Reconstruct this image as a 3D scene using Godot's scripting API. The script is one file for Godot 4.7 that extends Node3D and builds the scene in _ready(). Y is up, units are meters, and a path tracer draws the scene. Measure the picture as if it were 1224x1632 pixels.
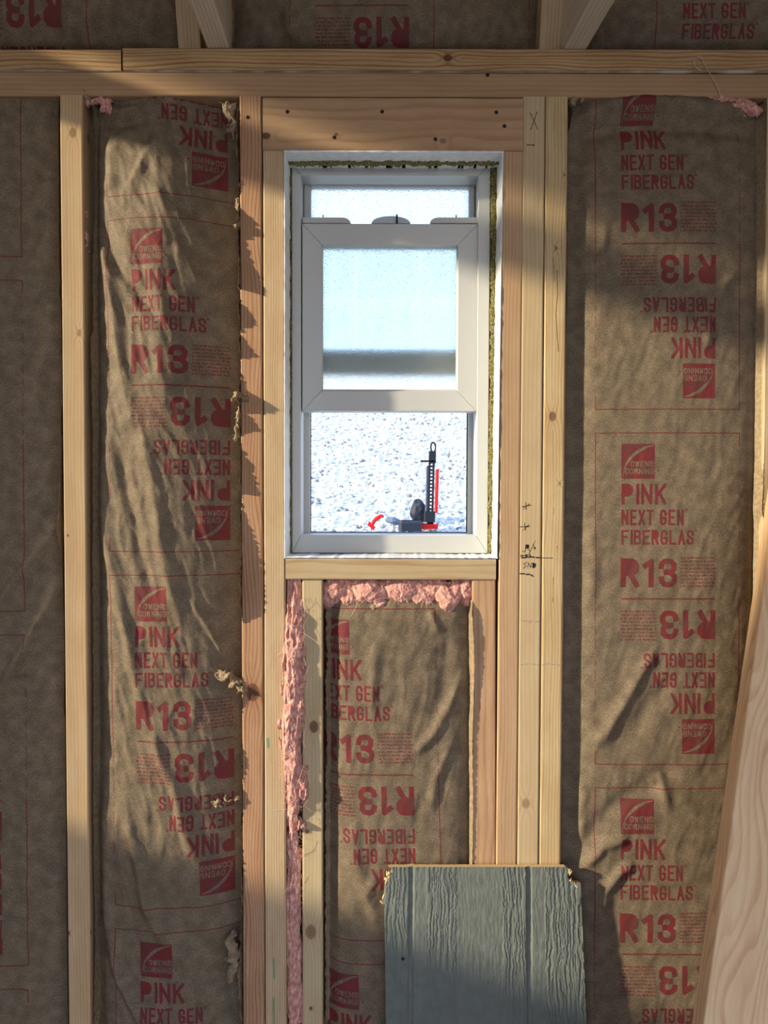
extends Node3D
# A stud wall of a small barn shed: kraft-faced batts between the studs, a half-open vinyl window,
# a scrap of siding and a plank leaning on the wall, a gravel bank outside. Units are metres.

const FOCAL := 1226.0           # focal length for a 1224 x 1632 frame
const EYE := Vector3(0, 1.5, 1.264)
const LEFT_X := -1.7
const RIGHT_X := 1.75
const REAR_Z := 2.9
const ROOF_Y := 3.25

var view := Basis.IDENTITY
var rng := RandomNumberGenerator.new()
var taken := {}
var M := {}
var n_fine := FastNoiseLite.new()
var n_mid := FastNoiseLite.new()
var n_ridge := FastNoiseLite.new()

# ---------------------------------------------------------------- measuring

func ray(px: float, py: float) -> Vector3:
	return view * Vector3((px - 612.0) / FOCAL, (816.0 - py) / FOCAL, -1.0)

func on_z(px: float, py: float, z := 0.0) -> Vector3:      # the point of the plane at depth z that was measured there
	var r := ray(px, py)
	return EYE + r * ((z - EYE.z) / r.z)

func on_plane(px: float, py: float, pl: Plane) -> Vector3:
	var r := ray(px, py)
	return EYE + r * ((pl.d - pl.normal.dot(EYE)) / pl.normal.dot(r))

# ---------------------------------------------------------------- nodes

func numbered(called: String) -> String:
	if not taken.has(called):
		taken[called] = 0
		return called
	taken[called] += 1
	return "%s_%03d" % [called, taken[called]]

func tag(o: Node, label := "", category := "", group := "", kind := "") -> Node:
	if label: o.set_meta("label", label)
	if category: o.set_meta("category", category)
	if group: o.set_meta("group", group)
	if kind: o.set_meta("kind", kind)
	return o

func base(called: String, at := Vector3.ZERO) -> Node3D:
	var o := Node3D.new()
	o.name = numbered(called)
	add_child(o)
	o.position = at
	return o

func put(called: String, mesh: Mesh, mat: Material, parent: Node3D, xf := Transform3D.IDENTITY) -> MeshInstance3D:
	var o := MeshInstance3D.new()
	o.mesh = mesh
	o.material_override = mat
	o.name = called if parent != self else numbered(called)
	parent.add_child(o, true)
	if parent != self:
		o.transform = parent.global_transform.affine_inverse() * xf
	else:
		o.transform = xf
	return o

# ---------------------------------------------------------------- meshes

func arrays(v: PackedVector3Array, n: PackedVector3Array, uv: PackedVector2Array, idx: PackedInt32Array) -> ArrayMesh:
	var a := []
	a.resize(Mesh.ARRAY_MAX)
	a[Mesh.ARRAY_VERTEX] = v
	a[Mesh.ARRAY_NORMAL] = n
	a[Mesh.ARRAY_TEX_UV] = uv
	a[Mesh.ARRAY_INDEX] = idx
	var m := ArrayMesh.new()
	m.add_surface_from_arrays(Mesh.PRIMITIVE_TRIANGLES, a)
	return m

func grid(nx: int, ny: int, v: PackedVector3Array, uv: PackedVector2Array, keep := PackedByteArray()) -> ArrayMesh:
	var n := PackedVector3Array()
	n.resize(v.size())
	for j in ny:
		for i in nx:
			var du: Vector3 = v[j * nx + mini(i + 1, nx - 1)] - v[j * nx + maxi(i - 1, 0)]
			var dv: Vector3 = v[mini(j + 1, ny - 1) * nx + i] - v[maxi(j - 1, 0) * nx + i]
			n[j * nx + i] = dv.cross(du).normalized()
	var idx := PackedInt32Array()
	for j in ny - 1:
		for i in nx - 1:
			var a := j * nx + i
			if keep.size() and not (keep[a] and keep[a + 1] and keep[a + nx] and keep[a + nx + 1]):
				continue
			idx.append_array([a, a + 1, a + nx + 1, a, a + nx + 1, a + nx])
	return arrays(v, n, uv, idx)

func timber_mesh(w: float, d: float, l: float, r := 0.0025) -> ArrayMesh:     # rounded section, front at z = 0, x centred, y from 0 to l
	var p: Array = []
	var nn: Array = []
	var corner := [[w / 2 - r, -r, 0.0], [-w / 2 + r, -r, PI / 2], [-w / 2 + r, -d + r, PI], [w / 2 - r, -d + r, PI * 1.5]]
	for c in corner:
		for k in 4:
			var a: float = c[2] + PI / 2 * k / 3.0
			nn.append(Vector3(cos(a), 0, sin(a)))
			p.append(Vector3(c[0] + r * cos(a), 0, c[1] + r * sin(a)))
	p.append(p[0]); nn.append(nn[0])
	var v := PackedVector3Array(); var n := PackedVector3Array(); var uv := PackedVector2Array(); var idx := PackedInt32Array()
	var cnt := p.size()
	var rows := 2
	for j in rows:
		for i in cnt:
			var q: Vector3 = p[i]
			v.append(Vector3(q.x, l * j / (rows - 1), q.z))
			n.append(nn[i])
			var u := q.x / w + 0.5
			if q.z < -r * 1.01:
				u = (1.0 if q.x > 0 else 0.0) + (1.0 if q.x > 0 else -1.0) * (-q.z) / w
			uv.append(Vector2(u, 1.0 - float(j) / (rows - 1)))
	for j in rows - 1:
		for i in cnt - 1:
			var a := j * cnt + i
			idx.append_array([a, a + 1, a + cnt + 1, a, a + cnt + 1, a + cnt])
	for cap in 2:
		var at := v.size()
		for i in cnt - 1:
			var q: Vector3 = p[i]
			v.append(Vector3(q.x, l * cap, q.z))
			n.append(Vector3(0, 1 if cap else -1, 0))
			uv.append(Vector2(q.x / w + 0.5, 0.1 + q.z / w * 0.02))
		for i in range(1, cnt - 2):
			if cap: idx.append_array([at, at + i + 1, at + i])
			else: idx.append_array([at, at + i, at + i + 1])
	return arrays(v, n, uv, idx)

func box_mesh(size: Vector3, r := 0.0015) -> ArrayMesh:       # a box with rounded long edges, centred
	var st := SurfaceTool.new()
	st.begin(Mesh.PRIMITIVE_TRIANGLES)
	st.append_from(timber_mesh(size.x, size.z, size.y, minf(r, minf(size.x, size.z) * 0.45)), 0, Transform3D(Basis.IDENTITY, Vector3(0, -size.y / 2, size.z / 2)))
	return st.commit()

func tube(pts: Array, rad: float, sides := 6) -> ArrayMesh:
	var v := PackedVector3Array(); var n := PackedVector3Array(); var uv := PackedVector2Array(); var idx := PackedInt32Array()
	var m := pts.size()
	for j in m:
		var t: Vector3 = (pts[mini(j + 1, m - 1)] - pts[maxi(j - 1, 0)]).normalized()
		var a := t.cross(Vector3(0.31, 0.2, 0.93)).normalized()
		var b := t.cross(a)
		for i in sides + 1:
			var ang := TAU * i / sides
			var o := a * cos(ang) + b * sin(ang)
			v.append(pts[j] + o * rad); n.append(o); uv.append(Vector2(float(i) / sides, float(j) / m))
	for j in m - 1:
		for i in sides:
			var a := j * (sides + 1) + i
			idx.append_array([a, a + sides + 1, a + sides + 2, a, a + sides + 2, a + 1])
	return arrays(v, n, uv, idx)

func lathe(prof: Array, sides := 16) -> ArrayMesh:       # prof: Vector2(radius, y)
	var st := SurfaceTool.new()
	st.begin(Mesh.PRIMITIVE_TRIANGLES)
	st.set_smooth_group(-1)
	for j in prof.size() - 1:
		for i in sides:
			var a := TAU * i / sides
			var b := TAU * (i + 1) / sides
			var p: Vector2 = prof[j]; var q: Vector2 = prof[j + 1]
			var A := Vector3(p.x * cos(a), p.y, p.x * sin(a)); var B := Vector3(p.x * cos(b), p.y, p.x * sin(b))
			var C := Vector3(q.x * cos(b), q.y, q.x * sin(b)); var D := Vector3(q.x * cos(a), q.y, q.x * sin(a))
			for t in [A, B, C, A, C, D]:
				st.set_uv(Vector2(0, 0)); st.add_vertex(t)
	st.generate_normals()
	return st.commit()

func prism(poly: PackedVector2Array, z0: float, z1: float, bevel := 0.0) -> ArrayMesh:     # front at z1, back at z0; poly in x, y
	var st := SurfaceTool.new()
	st.begin(Mesh.PRIMITIVE_TRIANGLES)
	st.set_smooth_group(-1)
	if Geometry2D.is_polygon_clockwise(poly):
		poly.reverse()
	var inner := poly
	if bevel > 0:
		var off := Geometry2D.offset_polygon(poly, -bevel, Geometry2D.JOIN_MITER)
		if off.size() and off[0].size() == poly.size():
			inner = off[0]
			var best := 0
			for k in inner.size():
				if inner[k].distance_squared_to(poly[0]) < inner[best].distance_squared_to(poly[0]): best = k
			var turned := PackedVector2Array()
			for k in inner.size(): turned.append(inner[(k + best) % inner.size()])
			inner = turned
	var tri := Geometry2D.triangulate_polygon(inner)
	for k in range(0, tri.size(), 3):
		var A := inner[tri[k]]; var B := inner[tri[k + 1]]; var C := inner[tri[k + 2]]
		if (B - A).cross(C - A) > 0:
			var t := B; B = C; C = t
		for q in [A, B, C]:
			st.set_uv(q); st.add_vertex(Vector3(q.x, q.y, z1))
	var tri2 := Geometry2D.triangulate_polygon(poly)
	for k in range(0, tri2.size(), 3):
		var A := poly[tri2[k]]; var B := poly[tri2[k + 1]]; var C := poly[tri2[k + 2]]
		if (B - A).cross(C - A) < 0:
			var t := B; B = C; C = t
		for q in [A, B, C]:
			st.set_uv(q); st.add_vertex(Vector3(q.x, q.y, z0))
	for k in poly.size():
		var a := poly[k]; var b := poly[(k + 1) % poly.size()]
		var ia := inner[k]; var ib := inner[(k + 1) % poly.size()]
		var zb := z1 - bevel
		for q in [Vector3(a.x, a.y, z0), Vector3(b.x, b.y, zb), Vector3(b.x, b.y, z0), Vector3(a.x, a.y, z0), Vector3(a.x, a.y, zb), Vector3(b.x, b.y, zb)]:
			st.set_uv(Vector2(q.x + q.z, q.y)); st.add_vertex(q)
		if bevel > 0:
			for q in [Vector3(a.x, a.y, zb), Vector3(ib.x, ib.y, z1), Vector3(b.x, b.y, zb), Vector3(a.x, a.y, zb), Vector3(ia.x, ia.y, z1), Vector3(ib.x, ib.y, z1)]:
				st.set_uv(Vector2(q.x + q.z, q.y)); st.add_vertex(q)
	st.generate_normals()
	return st.commit()

# ---------------------------------------------------------------- drawing into pictures

func fill_poly(im: Image, poly: PackedVector2Array, c: Color) -> void:
	var lo := poly[0].y; var hi := poly[0].y
	for p in poly:
		lo = minf(lo, p.y); hi = maxf(hi, p.y)
	for y in range(maxi(0, int(lo)), mini(im.get_height() - 1, int(hi)) + 1):
		var yy := y + 0.5
		var xs: Array = []
		for k in poly.size():
			var a := poly[k]; var b := poly[(k + 1) % poly.size()]
			if (a.y <= yy) != (b.y <= yy):
				xs.append(a.x + (b.x - a.x) * (yy - a.y) / (b.y - a.y))
		xs.sort()
		for k in range(0, xs.size() - 1, 2):
			var x0 := maxi(0, roundi(xs[k])); var x1 := mini(im.get_width(), roundi(xs[k + 1]))
			if x1 > x0: im.fill_rect(Rect2i(x0, y, x1 - x0, 1), c)

const GLYPHS := {
	"P": [[0, 1, 0, 0, .55, 0, .85, .05, 1, .17, 1, .37, .85, .5, .55, .55, 0, .55]],
	"I": [[0, 0, 0, 1]],
	"N": [[0, 1, 0, 0, 1, 1, 1, 0]],
	"K": [[0, 0, 0, 1], [1, 0, .06, .58], [.32, .42, 1, 1]],
	"E": [[1, 0, 0, 0, 0, 1, 1, 1], [0, .48, .8, .48]],
	"X": [[0, 0, 1, 1], [1, 0, 0, 1]],
	"T": [[0, 0, 1, 0], [.5, 0, .5, 1]],
	"G": [[1, .27, 1, .16, .8, .03, .5, 0, .2, .03, 0, .17, 0, .83, .2, .97, .5, 1, .8, .97, 1, .83, 1, .54, .55, .54]],
	"F": [[1, 0, 0, 0, 0, 1], [0, .48, .8, .48]],
	"B": [[0, 0, .55, 0, .85, .04, .97, .15, .97, .34, .85, .45, .55, .48, 0, .48], [.55, .48, .88, .53, 1, .66, 1, .84, .86, .96, .55, 1, 0, 1, 0, 0]],
	"R": [[0, 1, 0, 0, .55, 0, .85, .05, 1, .17, 1, .36, .85, .48, .55, .53, 0, .53], [.5, .53, 1, 1]],
	"L": [[0, 0, 0, 1, 1, 1]],
	"A": [[0, 1, .5, 0, 1, 1], [.2, .68, .8, .68]],
	"S": [[1, .25, 1, .15, .8, .03, .5, 0, .2, .03, 0, .15, 0, .32, .2, .44, .8, .56, 1, .68, 1, .85, .8, .97, .5, 1, .2, .97, 0, .85, 0, .75]],
	"O": [[.5, 0, .2, .04, 0, .2, 0, .8, .2, .96, .5, 1], [.5, 0, .8, .04, 1, .2, 1, .8, .8, .96, .5, 1]],
	"C": [[1, .27, 1, .16, .8, .03, .5, 0, .2, .03, 0, .17, 0, .83, .2, .97, .5, 1, .8, .97, 1, .83, 1, .73]],
	"W": [[0, 0, .25, 1, .5, .15, .75, 1, 1, 0]],
	"D": [[0, 0, .5, 0, .85, .12, 1, .35, 1, .65, .85, .88, .5, 1, 0, 1, 0, 0]],
	"1": [[.0, .2, .85, .02, .85, 1]],
	"3": [[0, .23, .04, .12, .25, .02, .5, 0, .78, .03, .95, .14, .95, .33, .8, .44, .35, .47], [.5, .47, .82, .53, 1, .66, 1, .84, .8, .97, .5, 1, .22, .97, .03, .87, 0, .76]],
}

func write(im: Image, text: String, x0: float, y0: float, x1: float, y1: float, stroke: float, c: Color, map: Callable, narrow := {"I": 0.42}) -> void:
	var units := 0.0
	for ch in text: units += 0.55 if ch == " " else float(narrow.get(ch, 1.0))
	var step := (x1 - x0) / units
	var x := x0
	for ch in text:
		var wd := 0.55 if ch == " " else float(narrow.get(ch, 1.0))
		if GLYPHS.has(ch):
			var gw := step * wd - step * 0.17 - stroke
			for line in GLYPHS[ch]:
				var pts := PackedVector2Array()
				for k in range(0, line.size(), 2):
					var q := Vector2(x + stroke / 2 + maxf(gw, 0.0) * line[k], y0 + stroke / 2 + (y1 - y0 - stroke) * line[k + 1])
					if ch == "I": q.x = x + step * wd * 0.42
					pts.append(map.call(q))
				for poly in Geometry2D.offset_polyline(pts, stroke * PRINT_S / 2, Geometry2D.JOIN_MITER, Geometry2D.END_SQUARE):
					fill_poly(im, poly, c)
		x += step * wd

const PRINT_S := 4.0            # drawn at 4 pixels a millimetre, kept at 2
const CELL_W := 384.0
const CELL_H := 562.0

func kraft_textures() -> Array:
	var W := int(CELL_W * PRINT_S); var H := int(CELL_H * PRINT_S)
	var im := Image.create_empty(W, H, false, Image.FORMAT_L8)
	im.fill(Color.BLACK)
	var ink := Color.WHITE
	for turn in 2:
		var map := func(q: Vector2) -> Vector2:      # q: x from the middle of the print, y from the top of its border
			var r := Vector2(q.x + CELL_W / 2, q.y + 20.0)
			if turn: r = Vector2(CELL_W - r.x, 2 * 283.0 - r.y)
			return r * PRINT_S
		var area := func(x0: float, y0: float, x1: float, y1: float, c: Color) -> void:
			fill_poly(im, PackedVector2Array([map.call(Vector2(x0, y0)), map.call(Vector2(x1, y0)), map.call(Vector2(x1, y1)), map.call(Vector2(x0, y1))]), c)
		area.call(-115, 0, 115, 1.5, ink)
		area.call(-115, 0, -113.5, 263, ink)
		area.call(113.5, 0, 115, 22, ink)
		for k in 9: area.call(113.7, 60 + k * 24, 114.8, 60 + k * 24 + 9 + (k * 7) % 13, ink)
		if not turn: area.call(-74, 262, 74, 264.2, ink)
		# emblem: a square with a pale sweep and two lines of lettering
		area.call(-74, 18, -22, 73, ink)
		var sweep := PackedVector2Array()
		var under := PackedVector2Array()
		for k in 15:
			var t := k / 14.0
			var a := PI - t * PI / 2
			sweep.append(map.call(Vector2(-24 + 48 * cos(a), 70 - 50 * sin(a))))
			under.append(map.call(Vector2(-24 + (48 - 1.0 - 5.0 * sin(t * PI) * t) * cos(a), 70 - (50 - 1.0 - 5.5 * sin(t * PI)) * sin(a))))
		under.reverse()
		sweep.append_array(under)
		fill_poly(im, sweep, Color.BLACK)
		write(im, "OWENS", -60, 45, -22, 54.5, 1.7, Color.BLACK, map, {})
		write(im, "CORNING", -69, 56.5, -22, 66, 1.7, Color.BLACK, map)
		area.call(-18, 59, -15.5, 61.5, ink)
		write(im, "PINK", -74, 81, 0, 114, 5.0, ink, map)
		write(im, "NEXT GEN", -74, 122, 26, 147, 3.7, ink, map)
		area.call(25, 122, 29, 124, ink)
		write(im, "FIBERGLAS", -74, 154, 42, 177.5, 3.5, ink, map)
		area.call(41, 154, 45, 156, ink)
		write(im, "R13", -75, 199, 19, 245, 8.4, ink, map, {"1": 0.72})
		rng.seed = 40
		for row in 9:
			var y := 196.0 + row * 5.6
			var x := 19.0
			while x < 74:
				var wd := rng.randf_range(4, 13)
				var xe := minf(x + wd, 75.0)
				var q := x
				while q < xe - 0.8:                                  # lettering too small to read
					var tall := 0.0 if rng.randf() > 0.25 else 1.0
					area.call(q, y + 1.0 - tall, q + 0.75, y + 3.6, ink)
					if rng.randf() > 0.45: area.call(q, y + rng.randf_range(0.9, 2.9), q + 1.6, y + rng.randf_range(2.9, 3.6), ink)
					q += 1.7
				x = xe + 1.5
	im.resize(W / 2, H / 2, Image.INTERPOLATE_LANCZOS)
	W /= 2; H /= 2
	var data := im.get_data()
	var px := PackedByteArray()
	px.resize(W * H * 3)
	var hm := PackedByteArray()
	hm.resize(W * H)
	var nf := FastNoiseLite.new(); nf.seed = 3; nf.frequency = 0.27; nf.fractal_octaves = 2
	var nl := FastNoiseLite.new(); nl.seed = 5; nl.frequency = 0.017; nl.fractal_octaves = 4
	rng.seed = 11
	for y in H:
		for x in W:
			var k := y * W + x
			var f := nf.get_noise_2d(x, y * 0.55)
			# both noises are faded over into themselves at the seam
			var l := nl.get_noise_2d(x, y)
			if y > H - 120:
				var t := (y - (H - 120)) / 120.0
				l = lerpf(l, nl.get_noise_2d(x, y - H), t)
				f = lerpf(f, nf.get_noise_2d(x, (y - H) * 0.55), t)
			var s := 1.0 + 0.27 * f + 0.17 * l + rng.randf_range(-0.08, 0.08)
			var inked := data[k] / 255.0 * clampf(0.82 + 0.5 * f + 0.4 * l, 0.35, 0.95)
			var r := lerpf(110.0, 104.0, inked) * s
			var g := lerpf(95.0, 34.0, inked) * s
			var b := lerpf(76.0, 38.0, inked) * s
			px[k * 3] = clampi(int(r), 0, 255); px[k * 3 + 1] = clampi(int(g), 0, 255); px[k * 3 + 2] = clampi(int(b), 0, 255)
			hm[k] = clampi(int(128 + 90 * f + 60 * l), 0, 255)
	return [ImageTexture.create_from_image(Image.create_from_data(W, H, false, Image.FORMAT_RGB8, px)), ImageTexture.create_from_image(Image.create_from_data(W, H, false, Image.FORMAT_L8, hm))]

# ---------------------------------------------------------------- wood

# knots: [u, v, radius in mm, darkness]; marks: [[points as u, v ...], width in mm, colour]
func wood_texture(seed_: int, w_mm: float, l_mm: float, W: int, H: int, pale: Color, dark: Color, rings: float, slant := 0.12, contrast := 1.0, knots := [], marks := []) -> ImageTexture:
	var px := PackedByteArray()
	px.resize(W * H * 3)
	var a := FastNoiseLite.new(); a.seed = seed_; a.frequency = 0.006; a.fractal_octaves = 2
	var b := FastNoiseLite.new(); b.seed = seed_ + 7; b.frequency = 0.9; b.fractal_octaves = 2
	var c := FastNoiseLite.new(); c.seed = seed_ + 3; c.frequency = 0.02; c.fractal_octaves = 3
	var tone := PackedFloat32Array()
	rng.seed = seed_
	for k in 400: tone.append(rng.randf_range(0.35, 1.0))
	var rowk: Array = []
	for y in H:
		var ymm := y * l_mm / H
		var drift := a.get_noise_2d(ymm * 0.35, 0) * 0.55
		rowk.clear()
		for k in knots:
			if absf(k[1] * l_mm - ymm) < k[2] * 5.0: rowk.append(k)
		for x in W:
			var xmm := x * w_mm / W
			var t := xmm / w_mm * rings + drift * rings * slant * 3.0 + a.get_noise_2d(xmm * 3.0, ymm * 0.6) * rings * slant
			var kn := 0.0
			var halo := 0.0
			for k in rowk:
				var dx: float = xmm - k[0] * w_mm
				var dy: float = (ymm - k[1] * l_mm) * 0.72
				var q: float = sqrt(dx * dx + dy * dy) / k[2]
				t += signf(dx) * exp(-q * q * 0.25) * 1.4
				if q < 1.25: kn = maxf(kn, (1.0 - smoothstep(0.85, 1.2, q)) * k[3] * (0.82 + 0.18 * sin(q * 14.0)))
				halo = maxf(halo, exp(-q * q * 0.35) * 0.35 * k[3])
			var s := t - floorf(t)
			var late: float = smoothstep(0.35, 0.86, s) * (1.0 - smoothstep(0.9, 1.0, s)) * tone[posmod(int(floorf(t)), 400)]
			var fib := b.get_noise_2d(xmm * 1.4, ymm * 0.035)
			var blot := c.get_noise_2d(xmm * 1.5, ymm * 0.35)
			var f := clampf(late * 0.62 * contrast + 0.16 * fib * contrast + 0.2 * blot + halo, -0.15, 1.0)
			var col := pale.lerp(dark, f)
			if kn > 0.0: col = col.lerp(Color(0.30, 0.17, 0.10), kn)
			col = Color(col.r * 0.875, col.g * 0.87, col.b * 0.875)
			var i := (y * W + x) * 3
			px[i] = clampi(int(col.r * 255), 0, 255); px[i + 1] = clampi(int(col.g * 255), 0, 255); px[i + 2] = clampi(int(col.b * 255), 0, 255)
	var im := Image.create_from_data(W, H, false, Image.FORMAT_RGB8, px)
	for m in marks:
		var pts := PackedVector2Array()
		var k := maxf(W / w_mm, H / l_mm)
		for q in range(0, m[0].size(), 2): pts.append(Vector2(m[0][q] * w_mm * k, m[0][q + 1] * l_mm * k))
		for poly in Geometry2D.offset_polyline(pts, maxf(m[1] * k / 2, 0.55), Geometry2D.JOIN_ROUND, Geometry2D.END_ROUND):
			for i in poly.size(): poly[i] = Vector2(poly[i].x / (w_mm * k) * W, poly[i].y / (l_mm * k) * H)
			fill_poly(im, poly, m[2])
	return ImageTexture.create_from_image(im)

func wood_material(tex: Texture2D, rough := 0.62) -> StandardMaterial3D:
	var m := StandardMaterial3D.new()
	m.albedo_texture = tex
	m.roughness = rough
	m.metallic_specular = 0.35
	return m

func plain(c: Color, rough := 0.8, spec := 0.4) -> StandardMaterial3D:
	var m := StandardMaterial3D.new()
	m.albedo_color = c
	m.roughness = rough
	m.metallic_specular = spec
	return m

func mottled(seed_: int, freq: float, cols: Array, scale: float, rough := 0.9, stretch := Vector3.ONE) -> StandardMaterial3D:
	var nt := NoiseTexture2D.new()
	var n := FastNoiseLite.new()
	n.seed = seed_; n.frequency = freq; n.fractal_octaves = 4
	nt.noise = n; nt.width = 512; nt.height = 512; nt.seamless = true
	var g := Gradient.new()
	g.colors = PackedColorArray(cols)
	var offs := PackedFloat32Array()
	for k in cols.size(): offs.append(0.15 + 0.7 * k / (cols.size() - 1))
	g.offsets = offs
	nt.color_ramp = g
	var m := StandardMaterial3D.new()
	m.albedo_texture = nt
	m.uv1_triplanar = true
	m.uv1_world_triplanar = true
	m.uv1_scale = stretch * scale
	m.roughness = rough
	m.metallic_specular = 0.3
	return m

# a piece of framing whose face shows between two measured edges: top left, top right, bottom left, bottom right at depth z
func stud(parent: Node3D, called: String, xl0: float, xr0: float, xl1: float, xr1: float, ya: float, yb: float, y_top: float, y_bot: float, spec: Dictionary, z := 0.0) -> MeshInstance3D:
	var a0 := on_z(xl0, ya, z); var b0 := on_z(xr0, ya, z)
	var a1 := on_z(xl1, yb, z); var b1 := on_z(xr1, yb, z)
	var top := (a0 + b0) / 2; var bot := (a1 + b1) / 2
	var dir := (top - bot) / (top.y - bot.y)
	var w := ((b0 - a0).length() + (b1 - a1).length()) / 2
	var foot := bot + dir * (y_bot - bot.y)
	var head := bot + dir * (y_top - bot.y)
	var l := (head - foot).length()
	var up := (head - foot).normalized()
	var xf := Transform3D(Basis(up.cross(Vector3(0, 0, 1)).normalized(), up, Vector3(0, 0, 1)), foot)
	var knots := []
	for k in spec.get("knots", []):
		var p := on_z(k[0], k[1], z)
		knots.append([((p - foot).dot(xf.basis.x)) / w + 0.5, 1.0 - (p - foot).dot(up) / l, k[2], k[3]])
	var marks := []
	for k in spec.get("marks", []):
		var q := []
		for i in range(0, k[0].size(), 2):
			var p := on_z(k[0][i], k[0][i + 1], z)
			q.append_array([(p - foot).dot(xf.basis.x) / w + 0.5, 1.0 - (p - foot).dot(up) / l])
		marks.append([q, k[1], k[2]])
	var tex := wood_texture(spec.seed, w * 1000, l * 1000, 64, 2048, spec.pale, spec.dark, spec.get("rings", 9.0), spec.get("slant", 0.1), spec.get("contrast", 1.0), knots, marks)
	var o := put(called, timber_mesh(w, spec.get("depth", 0.089), l, spec.get("round", 0.003)), wood_material(tex), parent, xf)
	if spec.has("label"): o.set_meta("label", spec.label)
	return o

# a level piece of framing between x px at each end and y px top and bottom
func rail(parent: Node3D, called: String, x0: float, x1: float, y0: float, y1: float, spec: Dictionary, z := 0.0) -> MeshInstance3D:
	var a := on_z(x0, (y0 + y1) / 2, z); var b := on_z(x1, (y0 + y1) / 2, z)
	var w := on_z((x0 + x1) / 2, y0, z).distance_to(on_z((x0 + x1) / 2, y1, z))
	b.y = (a.y + b.y) / 2; a.y = b.y
	var l := b.x - a.x
	var xf := Transform3D(Basis(Vector3(0, -1, 0), Vector3(1, 0, 0), Vector3(0, 0, 1)), a)
	var knots := []
	for k in spec.get("knots", []):
		var p := on_z(k[0], k[1], z)
		knots.append([(a.y - p.y) / w + 0.5, 1.0 - (p.x - a.x) / l, k[2], k[3]])
	var tex := wood_texture(spec.seed, w * 1000, l * 1000, 96, 1536, spec.pale, spec.dark, spec.get("rings", 9.0), spec.get("slant", 0.1), spec.get("contrast", 1.0), knots, [])
	var o := put(called, timber_mesh(w, spec.get("depth", 0.089), l, spec.get("round", 0.003)), wood_material(tex), parent, xf)
	if spec.has("label"): o.set_meta("label", spec.label)
	return o

# ---------------------------------------------------------------- kraft faced batts

func catmull(p: Array, t: float) -> float:       # p: [[t, value] ...] with t rising
	var k := 0
	while k < p.size() - 2 and t > p[k + 1][0]: k += 1
	var a: float = p[k][0]; var b: float = p[k + 1][0]
	var s := clampf((t - a) / (b - a), 0.0, 1.0)
	var m0: float = (p[k + 1][1] - p[maxi(k - 1, 0)][1]) / (b - p[maxi(k - 1, 0)][0]) * (b - a)
	var m1: float = (p[mini(k + 2, p.size() - 1)][1] - p[k][1]) / (p[mini(k + 2, p.size() - 1)][0] - a) * (b - a)
	var s2 := s * s; var s3 := s2 * s
	return (2 * s3 - 3 * s2 + 1) * p[k][1] + (s3 - 2 * s2 + s) * m0 + (-2 * s3 + 3 * s2) * p[k + 1][1] + (s3 - s2) * m1

func lerp_list(p: Array, t: float) -> float:
	if t <= p[0][0]: return p[0][1]
	for k in p.size() - 1:
		if t <= p[k + 1][0]:
			return lerpf(p[k][1], p[k + 1][1], (t - p[k][0]) / (p[k + 1][0] - p[k][0]))
	return p[p.size() - 1][1]

# folds: [amp mm, width on the left, width on the right, x, y, x, y ...]
func fold_height(folds: Array, x: float, y: float) -> float:
	var h := 0.0
	for f in folds:
		if y < f[-4] or y > f[-3] or x < f[-2] or x > f[-1]: continue
		var best := 1e9; var side := 1.0; var fade := 1.0
		var np: int = (f.size() - 7) / 2
		for k in np - 1:
			var ax: float = f[3 + k * 2]; var ay: float = f[4 + k * 2]
			var ex: float = f[5 + k * 2] - ax; var ey: float = f[6 + k * 2] - ay
			var l2 := ex * ex + ey * ey
			var t := ((x - ax) * ex + (y - ay) * ey) / l2
			var tc := clampf(t, 0.0, 1.0)
			var qx := x - ax - ex * tc; var qy := y - ay - ey * tc
			var d := qx * qx + qy * qy
			if d < best:
				best = d
				side = signf(ey * (x - ax) - ex * (y - ay)) * (1.0 if ey >= 0 else -1.0)
				var along := (k + tc) / (np - 1)
				fade = smoothstep(-0.05, 0.22, along) * (1.0 - smoothstep(0.78, 1.05, along))
		var w: float = f[2] if side > 0 else f[1]
		var dd := sqrt(best) / w
		if dd < 3.0: h += f[0] * 1.05 * fade * exp(-dd * dd)
	return h

func with_bounds(folds: Array) -> Array:
	var out := []
	for f in folds:
		var g: Array = f.duplicate()
		var m := 3.0 * maxf(f[1], f[2])
		var x0 := 1e9; var x1 := -1e9; var y0 := 1e9; var y1 := -1e9
		for k in range(3, f.size(), 2):
			x0 = minf(x0, f[k]); x1 = maxf(x1, f[k]); y0 = minf(y0, f[k + 1]); y1 = maxf(y1, f[k + 1])
		g.append_array([y0 - m, y1 + m, x0 - m, x1 + m])
		out.append(g)
	return out

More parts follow.
